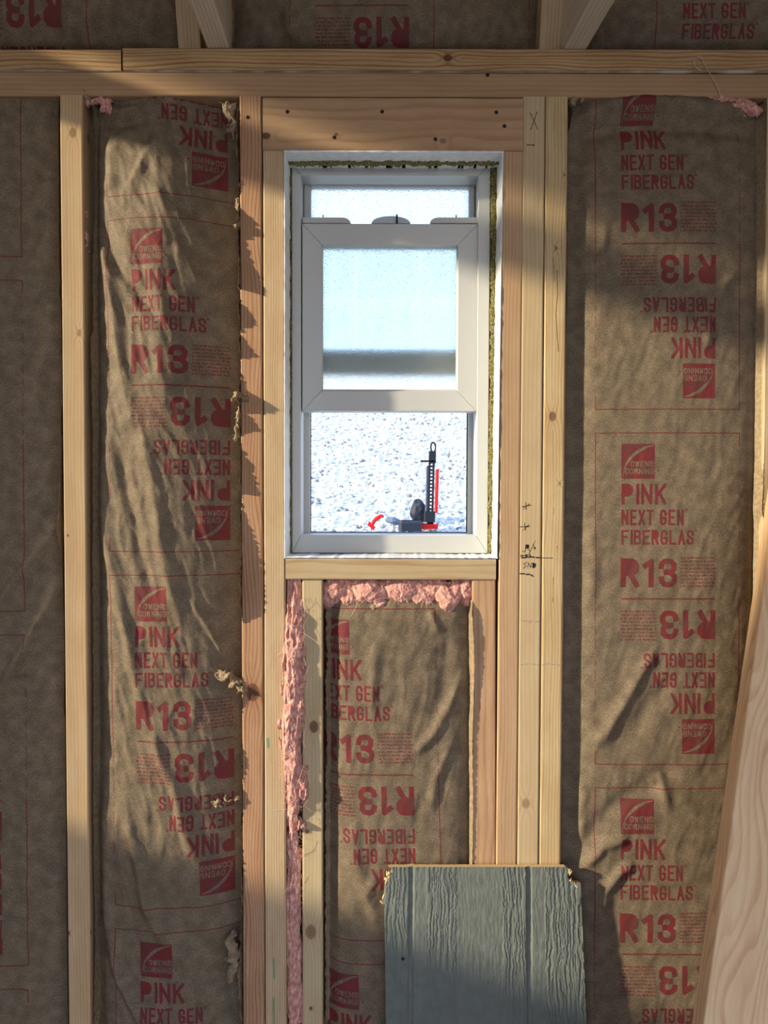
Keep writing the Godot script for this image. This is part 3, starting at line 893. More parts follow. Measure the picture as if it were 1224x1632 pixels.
func batts() -> void:
	var yb := 2050.0
	# the batt between the first stud and the reddish stud
	var b2 := base("insulation_batt")
	tag(b2, "creased kraft-faced batt with a torn right edge, between the pale stud and the reddish stud", "insulation", "kraft-faced batts in the stud bays")
	put("kraft_facing", batt_sheet({
		xl = [[150, 133.0], [1632, 145.5], [2100, 149]], xr = [[150, 378.0], [1632, 385.0], [2100, 388]], y0 = 152.0, y1 = yb, top = 353.0, seed = 0.0,
		cx = [[150, 284], [353, 287], [921, 292], [1483, 300], [2100, 306]],
		profile = [[0.0, -36.0], [0.05, -32.0], [0.10, -18.0], [0.2, -8.0], [0.42, 4.0], [0.53, 7.0], [0.64, -2.0], [0.84, -24.0], [1.0, -42.0]],
		profile_low = [[0.0, -36.0], [0.05, -32.0], [0.10, -18.0], [0.2, -9.0], [0.42, -1.0], [0.53, 1.0], [0.64, -1.0], [0.84, -12.0], [1.0, -34.0]],
		blend = [[600, 0.0], [800, 1.0], [2100, 1.0]],
		yprofile = [[150, -10.0], [200, -8.0], [235, -1.0], [300, 2.0], [700, 0.0], [2100, 0.0]],
		folds = [
			[5.5, 5, 13, 258, 218, 236, 255, 211, 303], [6.0, 7, 18, 178, 225, 177, 262, 181, 305], [-6.0, 10, 9, 155, 350, 187, 418, 223, 470, 262, 520],
			[8.0, 7, 11, 155, 360, 170, 430, 185, 500, 192, 570, 215, 680], [5.0, 12, 7, 280, 392, 305, 425, 323, 466], [3.5, 8, 8, 255, 300, 270, 345, 330, 360],
			[7.0, 9, 14, 226, 660, 240, 730, 252, 790, 259, 862, 273, 923, 292, 1000], [7.5, 8, 13, 153, 700, 157, 800, 160, 850, 180, 916, 201, 988, 223, 1095, 232, 1150],
			[5.0, 4, 8, 305, 950, 325, 985, 342, 1016, 366, 1058], [6.5, 7, 11, 236, 1130, 262, 1210, 280, 1250, 298, 1322, 322, 1390], [7.0, 7, 11, 199, 1255, 223, 1376, 234, 1440, 268, 1500],
			[10.0, 6, 13, 156, 1230, 159, 1330, 162, 1448, 187, 1548, 236, 1640], [-8.0, 9, 9, 345, 1490, 362, 1560, 372, 1640], [-6.0, 9, 9, 190, 690, 205, 780, 228, 880, 250, 960],
			[7.0, 6, 9, 150, 172, 190, 180, 232, 172], [-7.0, 9, 9, 145, 190, 190, 200, 240, 190]]}), M.kraft, b2)
	back_fill(b2, 140, 380, 158, yb)
	flange(b2, "torn_flange", [[150, 377], [1632, 386]], -0.030, [
		[160, 379, -14], [175, 378, 0], [200, 376, 1], [230, 378, 3], [240, 377, 9], [262, 379, 2], [300, 380, 3], [318, 381, -3], [330, 381, 2], [345, 380, 11], [362, 378, 15], [380, 379, 5], [400, 380, 7], [430, 382, 12], [458, 382, 16], [461, 382, -5],
		[475, 383, -2], [490, 381, 7], [510, 382, 10], [530, 383, 0], [545, 382, 6], [560, 383, 11], [575, 383, -2], [600, 384, 1], [620, 381, 6], [630, 380, 24], [642, 381, 21], [655, 384, 5], [675, 381, 13], [698, 384, -2], [715, 384, 1],
		[735, 383, 7], [780, 384, 12], [788, 385, 1], [800, 384, 0], [850, 384, 9], [900, 385, 13], [960, 384, 15], [985, 386, 6], [1000, 386, -6], [1050, 385, -8], [1090, 385, -5], [1105, 387, 6], [1130, 386, 0], [1170, 385, -4],
		[1210, 386, 5], [1250, 386, 0], [1270, 384, 5], [1330, 385, -4], [1400, 385, 3], [1450, 386, 5], [1480, 383, -4], [1560, 378, -4], [1640, 384, -4]], M.kraft_edge, 71, 1.0)
	flange(b2, "side_flange", [[150, 149], [300, 150], [1632, 150]], -0.036, [[152, 140, -6], [170, 146, -4], [200, 147, -12], [330, 148, -12], [400, 143, -14], [525, 147, -4], [540, 143, -3], [700, 146, -6], [900, 144, -9], [1100, 146, -8], [1300, 146, -6], [1500, 149, -7], [1640, 147, -6]], M.kraft_edge, 72, 0.5, -1.0)
	for q in [[[[386, 632, 13, 7, 26], [380, 641, 8, 6, 22], [394, 640, 8, 9, 24]], 81, "kraft_edge"], [[[384, 664, 8, 22, 14], [378, 690, 5, 14, 10]], 82, "kraft_edge"], [[[384, 330, 7, 16, 12], [382, 362, 5, 16, 14]], 83, "kraft_edge"],
			[[[356, 1072, 11, 6, 16], [366, 1076, 12, 9, 24], [377, 1085, 12, 9, 24], [389, 1094, 11, 7, 26]], 84, "kraft_edge"], [[[372, 1483, 6, 8, 16], [370, 1500, 9, 14, 18], [374, 1530, 10, 20, 16], [370, 1552, 9, 11, 20]], 85, "kraft_edge"], [[[350, 1276, 13, 3, 14], [370, 1270, 14, 4, 20], [384, 1270, 6, 5, 22]], 86, "kraft_edge"],
			[[[142, 158, 12, 9, 16], [148, 165, 6, 8, 14]], 87, "kraft_edge"], [[[160, 164, 22, 9, 14], [172, 170, 10, 12, 12]], 88, "pink"], [[[140, 386, 4, 20, 12], [139, 340, 3, 14, 10]], 89, "pink"], [[[372, 200, 6, 26, 12], [365, 178, 14, 16, 12]], 90, "kraft_edge"]]:
		var lumps: Array = q[0]
		var r := Rect2(lumps[0][0], lumps[0][1], 0, 0)
		for l in lumps:
			r = r.merge(Rect2(l[0] - l[2] - 6, l[1] - l[3] - 6, l[2] * 2 + 12, l[3] * 2 + 12))
		fluff(b2, "paper_shred" if q[2] == "kraft_edge" else "fibre_tuft", r, lumps, -16.0, M[q[2]], q[1], 1.0, 2.2)
	# the batt cut off by the left edge of the picture
	var b1 := base("insulation_batt")
	tag(b1, "kraft-faced batt left of the pale stud with the round knot, mostly in shade", "insulation", "kraft-faced batts in the stud bays")
	put("kraft_facing", batt_sheet({
		xl = [[150, -281], [1632, -268]], xr = [[150, 95.5], [1632, 109.5], [2100, 112]], y0 = 152.0, y1 = yb, top = 448.0, seed = 700.0, flow = 0.6, step = 3.0, rough = 0.8,
		cx = [[150, -79], [448, -76], [1015, -72], [1575, -66], [2100, -62]],
		profile = [[0.0, -32.0], [0.08, -14.0], [0.3, -6.0], [0.6, -5.0], [0.85, -9.0], [0.95, -15.0], [1.0, -26.0]],
		folds = [[8.0, 9, 12, 108, 810, 86, 851, 7, 951, -60, 1040], [9.0, 9, 12, 112, 900, 97, 930, 0, 1106, -50, 1190], [4.0, 18, 18, 20, 440, 12, 500, 18, 560], [4.0, 14, 14, 100, 500, 70, 600, 40, 700], [4.0, 8, 10, 60, 1370, 30, 1440, 0, 1500], [3.0, 8, 10, 55, 1560, 30, 1610, 10, 1660]]}), M.kraft, b1)
	back_fill(b1, -275, 96, 158, yb)
	flange(b1, "side_flange", [[150, 84], [1632, 100]], -0.030, [[152, 94, -1], [180, 92, -1], [395, 91, -2], [410, 90, -3], [450, 96, 0], [465, 93, 0], [480, 97, 0], [640, 99, -1], [665, 95, -1], [700, 97, -1], [835, 90, -2], [850, 89, -3], [880, 97, -1], [1050, 103, -1], [1125, 99, -1], [1150, 103, -1], [1400, 105, -2], [1640, 107, -2]], M.kraft_edge, 73, 0.25)
	# the batt under the window
	var b3 := base("insulation_batt")
	tag(b3, "short kraft-faced batt under the window sill, topped by loose pink wool", "insulation", "kraft-faced batts in the stud bays")
	put("kraft_facing", batt_sheet({
		xl = [[930, 514], [1632, 513], [2100, 513]], xr = [[930, 753], [1632, 755], [2100, 756]], y0 = 955.0, y1 = yb, top = 969.0, seed = 1400.0, flow = 0.25, rough = 0.45,
		cx = [[950, 578], [1010, 579], [1270, 585], [1560, 594], [2100, 604]],
		profile = [[0.0, -34.0], [0.05, -26.0], [0.13, -11.0], [0.25, -6.0], [0.6, -5.0], [0.82, -8.0], [0.92, -13.0], [1.0, -28.0]],
		yprofile = [[950, -10.0], [985, 0.0], [2100, 0.0]],
		folds = [[5.0, 8, 8, 745, 1060, 737, 1083, 687, 1173, 655, 1200], [4.5, 8, 8, 722, 1175, 693, 1241, 688, 1290], [4.0, 6, 6, 685, 970, 690, 985, 700, 1010], [3.0, 8, 9, 600, 1010, 593, 1100, 598, 1180], [4.0, 10, 10, 570, 1300, 566, 1360, 590, 1440], [-4.0, 14, 14, 715, 1010, 705, 1100, 690, 1150], [4.0, 8, 12, 600, 1470, 585, 1420, 600, 1390]]}), M.kraft, b3)
	back_fill(b3, 518, 750, 960, yb)
	flange(b3, "side_flange", [[950, 745], [1632, 746]], -0.030, [[958, 754, -3], [975, 752, 3], [1010, 754, 4], [1060, 756, 3], [1100, 755, 2], [1180, 753, 0], [1300, 754, -1], [1390, 753, -1], [1640, 754, -2]], M.kraft_edge, 74, 0.35)
	flange(b3, "side_flange", [[950, 530], [1632, 528]], -0.034, [[968, 520, -8], [1000, 519, -8], [1050, 522, -5], [1090, 518, -6], [1180, 521, -6], [1240, 519, -9], [1400, 518, -12], [1640, 518, -12]], M.kraft_edge, 75, 0.8, -1.0)
	# the batt right of the window studs
	var b4 := base("insulation_batt")
	tag(b4, "wide sunlit kraft-faced batt right of the window studs, behind the leaning plank", "insulation", "kraft-faced batts in the stud bays")
	put("kraft_facing", batt_sheet({
		xl = [[150, 905.5], [1380, 892.5], [1632, 890], [2100, 886]], xr = [[150, 1224], [1632, 1208], [2100, 1203]], y0 = 150.0, y1 = yb, top = 690.0, seed = 2100.0, flow = 0.3, step = 2.8, rough = 0.36,
		cx = [[150, 1062], [690, 1062], [1252, 1061], [2100, 1058]],
		profile = [[0.0, -27.0], [0.05, -22.0], [0.10, -13.5], [0.16, -8.0], [0.3, -5.0], [0.6, -3.0], [0.8, -6.0], [0.9, -12.0], [0.96, -22.0], [1.0, -32.0]],
		yprofile = [[150, -5.0], [165, -1.0], [220, -4.0], [300, 0.0], [2100, 0.0]],
		folds = [[8.0, 10, 16, 905, 190, 1000, 163, 1100, 172, 1215, 188], [-8.0, 12, 14, 900, 225, 1000, 205, 1100, 208, 1215, 215], [4.0, 6, 10, 1178, 424, 1143, 467, 1120, 490], [4.5, 5, 8, 1108, 490, 1126, 508, 1122, 560], [6.0, 10, 10, 1040, 1035, 1025, 1057, 969, 1156, 945, 1190], [-3.2, 14, 14, 1075, 1075, 1040, 1110, 1000, 1165, 975, 1200],
			[-4.6, 14, 14, 1075, 1215, 1050, 1233, 979, 1278, 925, 1346, 910, 1380], [6.0, 9, 9, 1000, 1330, 960, 1345, 925, 1385], [6.0, 8, 9, 1010, 1370, 985, 1387, 960, 1418, 955, 1470], [5.0, 9, 9, 1030, 1245, 1048, 1235, 1062, 1290], [4.0, 7, 8, 962, 350, 958, 395, 962, 440], [4.0, 9, 9, 1120, 210, 1132, 235, 1128, 262], [4.0, 10, 10, 1020, 195, 1030, 225, 1040, 260], [3.0, 10, 10, 935, 830, 945, 900, 940, 980], [4.0, 7, 10, 928, 1230, 925, 1300, 926, 1350]]}), M.kraft, b4)
	back_fill(b4, 910, 1215, 158, yb)
	flange(b4, "side_flange", [[150, 912], [1632, 900]], -0.030, [[156, 906, -3], [175, 914, 2], [190, 910, 0], [215, 906, -6], [420, 904, -3], [480, 904, -3], [560, 902, -3], [700, 899, -4], [850, 899, -2], [900, 897, -4], [1380, 893, -6]], M.kraft_edge, 76, 0.3)
	flange(b4, "side_flange", [[150, 1212], [1632, 1195]], -0.030, [[160, 1222, -4], [420, 1222, -3], [560, 1220, -2], [700, 1219, 0], [815, 1214, 1], [835, 1219, 0], [900, 1216, -3], [1200, 1211, -4]], M.kraft_edge, 77, 0.3)
	fluff(b4, "fibre_tuft", Rect2(1030, 146, 190, 50), [[1080, 158, 40, 7, 12], [1140, 164, 40, 9, 14], [1180, 172, 24, 14, 16], [1198, 182, 10, 12, 18]], -14.0, M.pink, 91, 1.3, 2.4, Vector2(0.7, 1.2))
	fluff(b4, "fibre_tuft", Rect2(900, 146, 40, 50), [[913, 162, 10, 14, 12], [920, 158, 12, 7, 12]], -14.0, M.kraft_edge, 92, 1.0, 2.4)
	# three batts between the rafters
	var up_pl := Plane(Vector3(0, -0.30, 1).normalized(), Vector3(0, on_z(612, 77).y, -0.045))
	for q in [[-270, 290, 28, -362.0, "kraft-faced batt between the rafters, left of the joist with a knot", 3100.0, [[5.0, 20, 20, 100, 60, 150, 30, 200, -20]], 1.25], [368, 862, 577, -251.0, "kraft-faced batt between the two rafters above the window", 3600.0, [[7.0, 10, 18, 455, 10, 462, 45, 474, 70], [-5.0, 14, 14, 430, 5, 440, 40, 450, 75]], 1.0], [936, 1440, 1159, -114.0, "kraft-faced batt between the rafters, right of the skewed joist", 4100.0, [], 1.0]]:
		var o := base("rafter_batt")
		tag(o, q[4], "insulation", "kraft-faced batts between the rafters")
		put("kraft_facing", batt_sheet({xl = [[-600, q[0]], [100, q[0]]], xr = [[-600, q[1]], [100, q[1]]], y0 = -500.0, y1 = 92.0, top = q[3], tall = q[7], cx = [[-600, q[2]], [100, q[2]]], seed = q[5], step = 4.0, rough = 0.6, plane = up_pl,
			profile = [[0.0, -30.0], [0.05, -12.0], [0.2, 6.0], [0.5, 12.0], [0.8, 6.0], [0.95, -12.0], [1.0, -30.0]], yprofile = [[-600, 0.0], [30, 0.0], [70, -10.0], [92, -28.0]], folds = q[6]}), M.kraft, o)

func back_fill(parent: Node3D, x0: float, x1: float, y0: float, y1: float) -> void:
	var a := on_z(x0, y1, -0.04); var b := on_z(x1, y0, -0.04)
	var z1 := -0.048; var z0 := -0.088
	a.y = maxf(a.y, 0.04)
	put("glass_wool", box_mesh(Vector3(b.x - a.x - 0.006, b.y - a.y, z1 - z0), 0.012), M.pink, parent, Transform3D(Basis.IDENTITY, Vector3((a.x + b.x) / 2, (a.y + b.y) / 2, (z0 + z1) / 2)))

func pink_wool() -> void:
	# tuft pushed in below the sill
	var t := base("wool_tuft")
	tag(t, "crumpled pink glass wool stuffed under the window sill above the short batt", "insulation")
	fluff(t, "wool", Rect2(508, 920, 256, 76), [
		[535, 938, 24, 22, 22], [524, 958, 10, 14, 18], [556, 950, 20, 18, 20], [588, 944, 32, 24, 26], [606, 958, 18, 14, 22], [640, 942, 34, 24, 24], [672, 950, 24, 20, 22], [690, 940, 26, 18, 20], [712, 952, 22, 24, 30], [724, 940, 14, 18, 22], [742, 938, 16, 26, 24], [560, 930, 36, 12, 16], [660, 928, 60, 12, 18], [740, 958, 10, 10, 18]], -30.0, M.pink, 61, 1.1, 1.7, Vector2(0.8, 0.75), 6.0)
	fluff(t, "paper_backing", Rect2(566, 950, 60, 46), [[600, 966, 18, 14, 16], [602, 978, 10, 10, 14], [612, 968, 14, 9, 14]], -26.0, M.kraft_edge, 62, 1.0, 2.0)
	hairs(t, 150, 301, func(r): return on_z(r.randf_range(520, 752), r.randf_range(930, 958), 0) + Vector3(0, 0, r.randf_range(-0.02, -0.004)), M.fibre)
	# strip bulging out of the narrow gap beside the short stud
	var s := base("wool_strip")
	tag(s, "ragged pink glass wool bulging from the narrow gap beside the short stud", "insulation")
	var lumps := []
	rng.seed = 77
	for y in range(925, 1700, 16):
		var out := lerp_list([[925, 8.0], [960, 14.0], [985, 24.0], [1100, 30.0], [1230, 28.0], [1280, 24.0], [1330, 12.0], [1640, 6.0]], y)
		var wd := lerp_list([[925, 13.0], [960, 12.0], [1000, 19.0], [1060, 21.0], [1150, 19.0], [1230, 18.0], [1290, 14.0], [1330, 13.0], [1640, 13.0]], y)
		var cx := lerp_list([[925, 469.0], [1000, 470.0], [1060, 470.0], [1180, 464.0], [1260, 470.0], [1340, 469.0], [1640, 469.0]], y)
		lumps.append([cx + rng.randf_range(-2.5, 2.5), y, wd + rng.randf_range(-2, 2), 27, out])
	lumps.append([487, 1255, 9, 14, 28]); lumps.append([482, 1240, 8, 16, 26]); lumps.append([484, 1310, 8, 9, 24]); lumps.append([486, 1222, 3, 9, 24])
	fluff(s, "wool", Rect2(438, 922, 66, 760), lumps, -18.0, M.pink, 63, 1.2, 2.6, Vector2(1.9, 0.22))
	hairs(s, 620, 302, func(r):
		var y: float = r.randf_range(960, 1620)
		return on_z(469 + r.randf_range(-17, 17), y, 0) + Vector3(0, 0, (0.006 if y < 1300 else -0.008) + r.randf_range(-0.008, 0.004)), M.fibre)

func window() -> void:
	var w := base("window_1", Vector3(0, 0, 0))
	tag(w, "white vinyl single-hung window with the frosted sash half raised", "", "", "structure")
	var zf := -0.060
	ring(w, ["frame_head", "frame_sill", "frame_jamb"], px_rect(465.5, 262, 781.5, 881, zf), px_rect(479.5, 280, 762.5, 852.5, zf), -0.100, zf, M.vinyl, 0.0009)
	# outer half of the frame with its stop
	ring(w, ["outer_head", "outer_sill", "outer_jamb"], px_rect(465.5, 262, 781.5, 881, zf), px_rect(494.5, 288, 748, 848.5, -0.130), -0.140, -0.1255, M.vinyl, 0.001)
	var track_o := px_rect(465.5, 262, 781.5, 881, zf)
	var track_i := px_rect(478.5, 279, 763.5, 853.5, zf)
	ring(w, ["track_head", "track_sill", "track_jamb"], track_o, track_i, -0.1255, -0.1005, M.vinyl, 0.0)
	# screen edge
	ring(w, ["screen_edge", "screen_edge", "screen_edge"], px_rect(494.0, 287, 748.5, 849, -0.130), px_rect(495.6, 289, 746.4, 847.2, -0.130), -0.136, -0.132, M.vinyl_dark, 0.0)
	# upper sash, in the outer track
	var us := Node3D.new(); us.name = "upper_sash"; w.add_child(us)
	ring(us, ["top_rail", "meeting_rail", "stile"], px_rect(484, 281, 757, 597, -0.106), px_rect(495.5, 298.5, 747.5, 557, -0.106), -0.1235, -0.1035, M.vinyl, 0.002)
	var ug := px_rect(493, 295, 750, 560, -0.113)
	put("glass", box_mesh(Vector3(ug.size.x, ug.size.y, 0.004), 0.0004), M.frosted, us, Transform3D(Basis.IDENTITY, Vector3(ug.get_center().x, ug.get_center().y, -0.1135)))
	# two fine lines along the meeting rail
	for y in [566.0, 577.0]:
		var a := on_z(487, y, -0.104); var b := on_z(755, y, -0.104)
		put("rail_bead", box_mesh(Vector3(b.x - a.x, 0.005, 0.004), 0.001), M.vinyl, us, Transform3D(Basis.IDENTITY, Vector3((a.x + b.x) / 2, a.y, -0.103)))
	# lower sash, raised
	var ls := Node3D.new(); ls.name = "lower_sash"; w.add_child(ls)
	var z1 := -0.0645
	ring(ls, ["top_rail", "bottom_rail", "stile"], px_rect(481.5, 357, 762, 655, z1), px_rect(512.5, 390.5, 730, 622.5, z1), -0.095, z1, M.vinyl, 0.0009)
	ring(ls, ["glazing_bead", "glazing_bead", "glazing_bead"], px_rect(511.5, 389.5, 731, 623.5, z1), px_rect(514.5, 392.5, 728, 620.5, -0.072), -0.078, -0.0705, M.vinyl, 0.001)
	var lg := px_rect(512, 390, 730.5, 623, -0.080)
	put("glass", box_mesh(Vector3(lg.size.x, lg.size.y, 0.004), 0.0004), M.frosted, ls, Transform3D(Basis.IDENTITY, Vector3(lg.get_center().x, lg.get_center().y, -0.0815)))
	# tilt latches and the cam lock on top of the sash
	for q in [[483.5, 559.0, 1], [685.0, 760.5, -1]]:
		var a := on_z(q[0], 357.2, -0.078); var b := on_z(q[1], 348.5, -0.078)
		var pts := PackedVector2Array()
		var hgt := b.y - a.y
		var x0 := a.x; var x1 := b.x
		if q[2] < 0: x0 = b.x; x1 = a.x
		pts.append(Vector2(x0, a.y)); pts.append(Vector2(x1, a.y))
		for k in 7:
			var t := k / 6.0 * PI / 2
			pts.append(Vector2(x1 - q[2] * hgt * 1.6 * (1 - cos(t)), a.y + hgt * sin(t)))
		pts.append(Vector2(x0, b.y))
		var l := put("tilt_latch", prism(pts, -0.092, -0.072, 0.0), M.vinyl, ls)
		var pin := on_z(515.0 if q[2] > 0 else 727.0, 345.5, -0.08)
		put("pin", lathe([Vector2(0, 0.003), Vector2(0.001, 0.003), Vector2(0.0012, -0.004)], 8), M.steel, l, Transform3D(Basis.IDENTITY, pin))
	var lc := on_z(623, 357.2, -0.078)
	var lp := PackedVector2Array()
	for k in 17:
		var t := PI * k / 16.0
		lp.append(Vector2(lc.x + 0.0335 * cos(t), lc.y + 0.0125 * sin(t)))
	var lk := put("sash_lock", prism(lp, -0.090, -0.074, 0.0), plain(Color(0.72, 0.74, 0.76), 0.45), ls)
	var lv := on_z(632.5, 345, -0.074)
	put("lock_lever", box_mesh(Vector3(0.003, 0.016, 0.008), 0.001), M.steel, lk, Transform3D(Basis.IDENTITY, Vector3(lv.x, lv.y - 0.006, -0.073)))
	# foam and wool packed between frame and opening
	var f := base("window_packing")
	tag(f, "yellow-brown foam and wool packed around the white window frame", "packing")
	var pieces := [
		["packing_strip", Rect2(452, 244, 346, 28), func(): return strip_lumps(462, 792, 257.0, 257.0, 9.0, 6, true), -39.0, 41],
		["packing_strip", Rect2(774, 250, 26, 640), func(): return strip_lumps(258, 882, 790.0, 785.5, 8.5, 6, false), -63.0, 42],
		["packing_strip", Rect2(452, 250, 18, 640), func(): return strip_lumps(258, 882, 461.5, 463.0, 4.0, 5, false), -66.0, 43]]
	for p in pieces:
		fluff(f, p[0], p[1], p[2].call(), p[3], M.foam, p[4], 1.0, 2.4, Vector2.ONE, 2.5)
	for q in [[459.0, 250.5, 794.0, 258.0, -0.060, -0.037], [776.0, 258.0, 796.0, 884.0, -0.094, -0.066], [456.0, 258.0, 470.0, 884.0, -0.094, -0.069]]:
		var rc := px_rect(q[0], q[1], q[2], q[3], q[5])
		put("packing_core", box_mesh(Vector3(rc.size.x, rc.size.y, q[5] - q[4]), 0.002), M.foam, f, Transform3D(Basis.IDENTITY, Vector3(rc.get_center().x, rc.get_center().y, (q[4] + q[5]) / 2)))

func strip_lumps(a: float, b: float, c0: float, c1: float, thick: float, out: float, level: bool) -> Array:
	var r := []
	var p := a
	while p < b:
		var c := lerpf(c0, c1, (p - a) / (b - a)) + rng.randf_range(-1, 1)
		var s := rng.randf_range(14, 24)
		var o := out + rng.randf_range(-1.5, 2.0)
		r.append([p, c, s, thick + rng.randf_range(-0.8, 0.8), o] if level else [c, p, thick + rng.randf_range(-0.8, 0.8), s, o])
		p += rng.randf_range(6, 10)
	return r

func siding() -> void:
	# offcut of grooved, embossed panel siding standing on the floor and leaning on the studs
	var s := base("siding_offcut", Vector3(0.16, 0.0, 0.05))
	tag(s, "grey-green grooved siding offcut with broken corners leaning below the window", "siding")
	var L := [[1381.5, 619], [1384, 623], [1388, 625], [1394, 622], [1400, 619], [1406, 615], [1410, 613.5], [1428, 612], [1434, 609], [1438, 609], [1442, 612.5], [1632, 615], [2400, 620]]
	var R := [[1381.5, 901], [1383, 905], [1388, 906], [1394, 904], [1400, 905.5], [1403, 908], [1406, 911], [1406.8, 919], [1407.2, 925], [1408, 925.3], [1500, 929], [1632, 934.5], [2400, 966]]
	var ytop := on_z(760, 1381.5).y
	var lean := 0.055
	var pl := Plane(Vector3(0, lean, 1).normalized(), Vector3(0, ytop, 0.0135))
	var n := pl.normal
	var nx := 290
	var rows := []
	var y := 1381.5
	while on_plane(760, y, pl).y > 0.012:
		rows.append(y)
		y += 1.0 if y < 1412 else (1.7 if y < 1650 else 9.0)
	var e := FastNoiseLite.new(); e.seed = 5; e.frequency = 0.33; e.fractal_octaves = 2
	var e2 := FastNoiseLite.new(); e2.seed = 6; e2.frequency = 0.02
	var e3 := FastNoiseLite.new(); e3.seed = 8; e3.frequency = 0.12; e3.fractal_octaves = 3
	var v := PackedVector3Array(); var uv := PackedVector2Array()
	var lf := PackedVector3Array(); var rf := PackedVector3Array()
	for py in rows:
		var l := lerp_list(L, py); var r := lerp_list(R, py)
		var gx: float = (py - 1381.5) * 0.012
		for i in nx:
			var px := clampf(lerpf(lerp_list([[1381, 608.0], [1632, 613.0], [2400, 620.0]], py), lerp_list([[1381, 925.5], [1500, 930.0], [1632, 935.0], [2400, 966.0]], py), float(i) / (nx - 1)), l, r)
			var bx: float = px - gx * (px - 760) / 150.0
			var warp := e2.get_noise_2d(bx * 0.6, py * 0.3) * 9.0 + e2.get_noise_2d(bx * 2.0 + 99, py * 2.4) * 1.5
			var g := e.get_noise_2d(bx + warp, py * 0.022)
			var strong := 0.35
			if (bx > 680 and bx < 727) or (bx > 800 and bx < 838) or bx > 868 or (bx > 614 and bx < 650): strong = 1.0
			elif bx > 730 and bx < 800: strong = 0.3
			var h := smoothstep(-0.2, 0.16, g) * 1.05 * strong + e3.get_noise_2d(bx, py * 0.35) * 0.45 * (1.1 - strong * 0.5)
			for groove in [656.0, 843.0]:
				var d := absf(bx - groove)
				h -= 2.6 * (1.0 - smoothstep(3.0, 4.6, d))
			v.append(on_plane(px, py, pl) + n * h * 0.001)
			uv.append(Vector2(px, py) * 0.01)
		lf.append(v[v.size() - nx]); rf.append(v[v.size() - 1])
	var ny := rows.size()
	put("painted_face", grid(nx, ny, v, uv), M_siding(), s)
	# raw fibre edges and back
	var back := -n * 0.0095
	var ev := PackedVector3Array(); var eu := PackedVector2Array()
	for j in ny:
		ev.append(lf[j] + back); ev.append(lf[j]); eu.append(Vector2(0, j)); eu.append(Vector2(1, j))
	put("raw_edge", grid(2, ny, ev, eu), M.raw, s)
	ev = PackedVector3Array()
	for j in ny:
		ev.append(rf[j]); ev.append(rf[j] + back)
	put("raw_edge", grid(2, ny, ev, eu), M.raw, s)
	ev = PackedVector3Array(); eu = PackedVector2Array()
	for i in nx: ev.append(v[i] + back); eu.append(Vector2(i, 0))
	for i in nx: ev.append(v[i] + n * 0.0003); eu.append(Vector2(i, 1))
	put("raw_edge", grid(nx, 2, ev, eu), M.raw, s)
	ev = PackedVector3Array(); eu = PackedVector2Array()
	for j in ny:
		ev.append(rf[j] + back); ev.append(lf[j] + back); eu.append(Vector2(0, j)); eu.append(Vector2(1, j))
	put("raw_back", grid(2, ny, ev, eu), M.raw, s)
	# frayed fibres at the broken corners
	for q in [[[[622, 1390, 4, 6, 5], [617, 1402, 4, 6, 4], [613, 1408, 3, 4, 4]], 95], [[[905, 1390, 3, 8, 5], [909, 1403, 4, 4, 5], [918, 1407, 8, 3, 5]], 96], [[[609, 1437, 3, 4, 4]], 97]]:
		var r := Rect2(q[0][0][0], q[0][0][1], 0, 0)
		for l in q[0]: r = r.merge(Rect2(l[0] - l[2] - 3, l[1] - l[3] - 3, l[2] * 2 + 6, l[3] * 2 + 6))
		fluff(s, "frayed_corner", r, q[0], 11.0, M.raw, q[1], 0.7, 1.0)
	var nh := on_plane(642, 1528, pl)
	put("nail", lathe([Vector2(0.0, 0.0012), Vector2(0.0026, 0.001), Vector2(0.003, 0.0), Vector2(0.003, -0.003)], 12), M.steel, s, Transform3D(Basis(Vector3(1, 0, 0), PI / 2), nh))

func M_siding() -> Material:
	if not M.has("siding"):
		M.siding = mottled(51, 0.02, [Color(0.395, 0.41, 0.38), Color(0.435, 0.45, 0.42)], 4.0, 0.5)
		M.raw = mottled(52, 0.06, [Color(0.66, 0.54, 0.38), Color(0.86, 0.77, 0.60)], 14.0, 0.9)
	return M.siding

func plank() -> void:
	# 38 mm plank leaning back against the last stud; its left edge was measured at two heights
	var p1 := on_z(1184, 1180, 0.20); var p2 := on_z(1121.5, 1632, 0.315)
	var up := (p1 - p2).normalized()
	var across := Vector3(1, 0, 0)
	across = (across - up * across.dot(up)).normalized()
	var n := across.cross(up).normalized()
	var w := 0.236
	var foot := p2 - up * ((p2.y + across.y * w - 0.002 - 0.038 * maxf(0, n.y)) / up.y)
	var l := 1.62
	var tex := wood_texture(91, 236, l * 1000, 256, 1536, Color(1.0, 0.84, 0.64), Color(0.84, 0.60, 0.42), 20.0, 0.07, 0.9, [[0.12, 0.585, 9.0, 0.2]])
	var o := put("plank", timber_mesh(w, 0.038, l, 0.003), wood_material(tex, 0.55), self, Transform3D(Basis(across, up, n), foot + across * w / 2))
	tag(o, "wide smooth pinkish wooden plank leaning against the wall at the right", "plank")

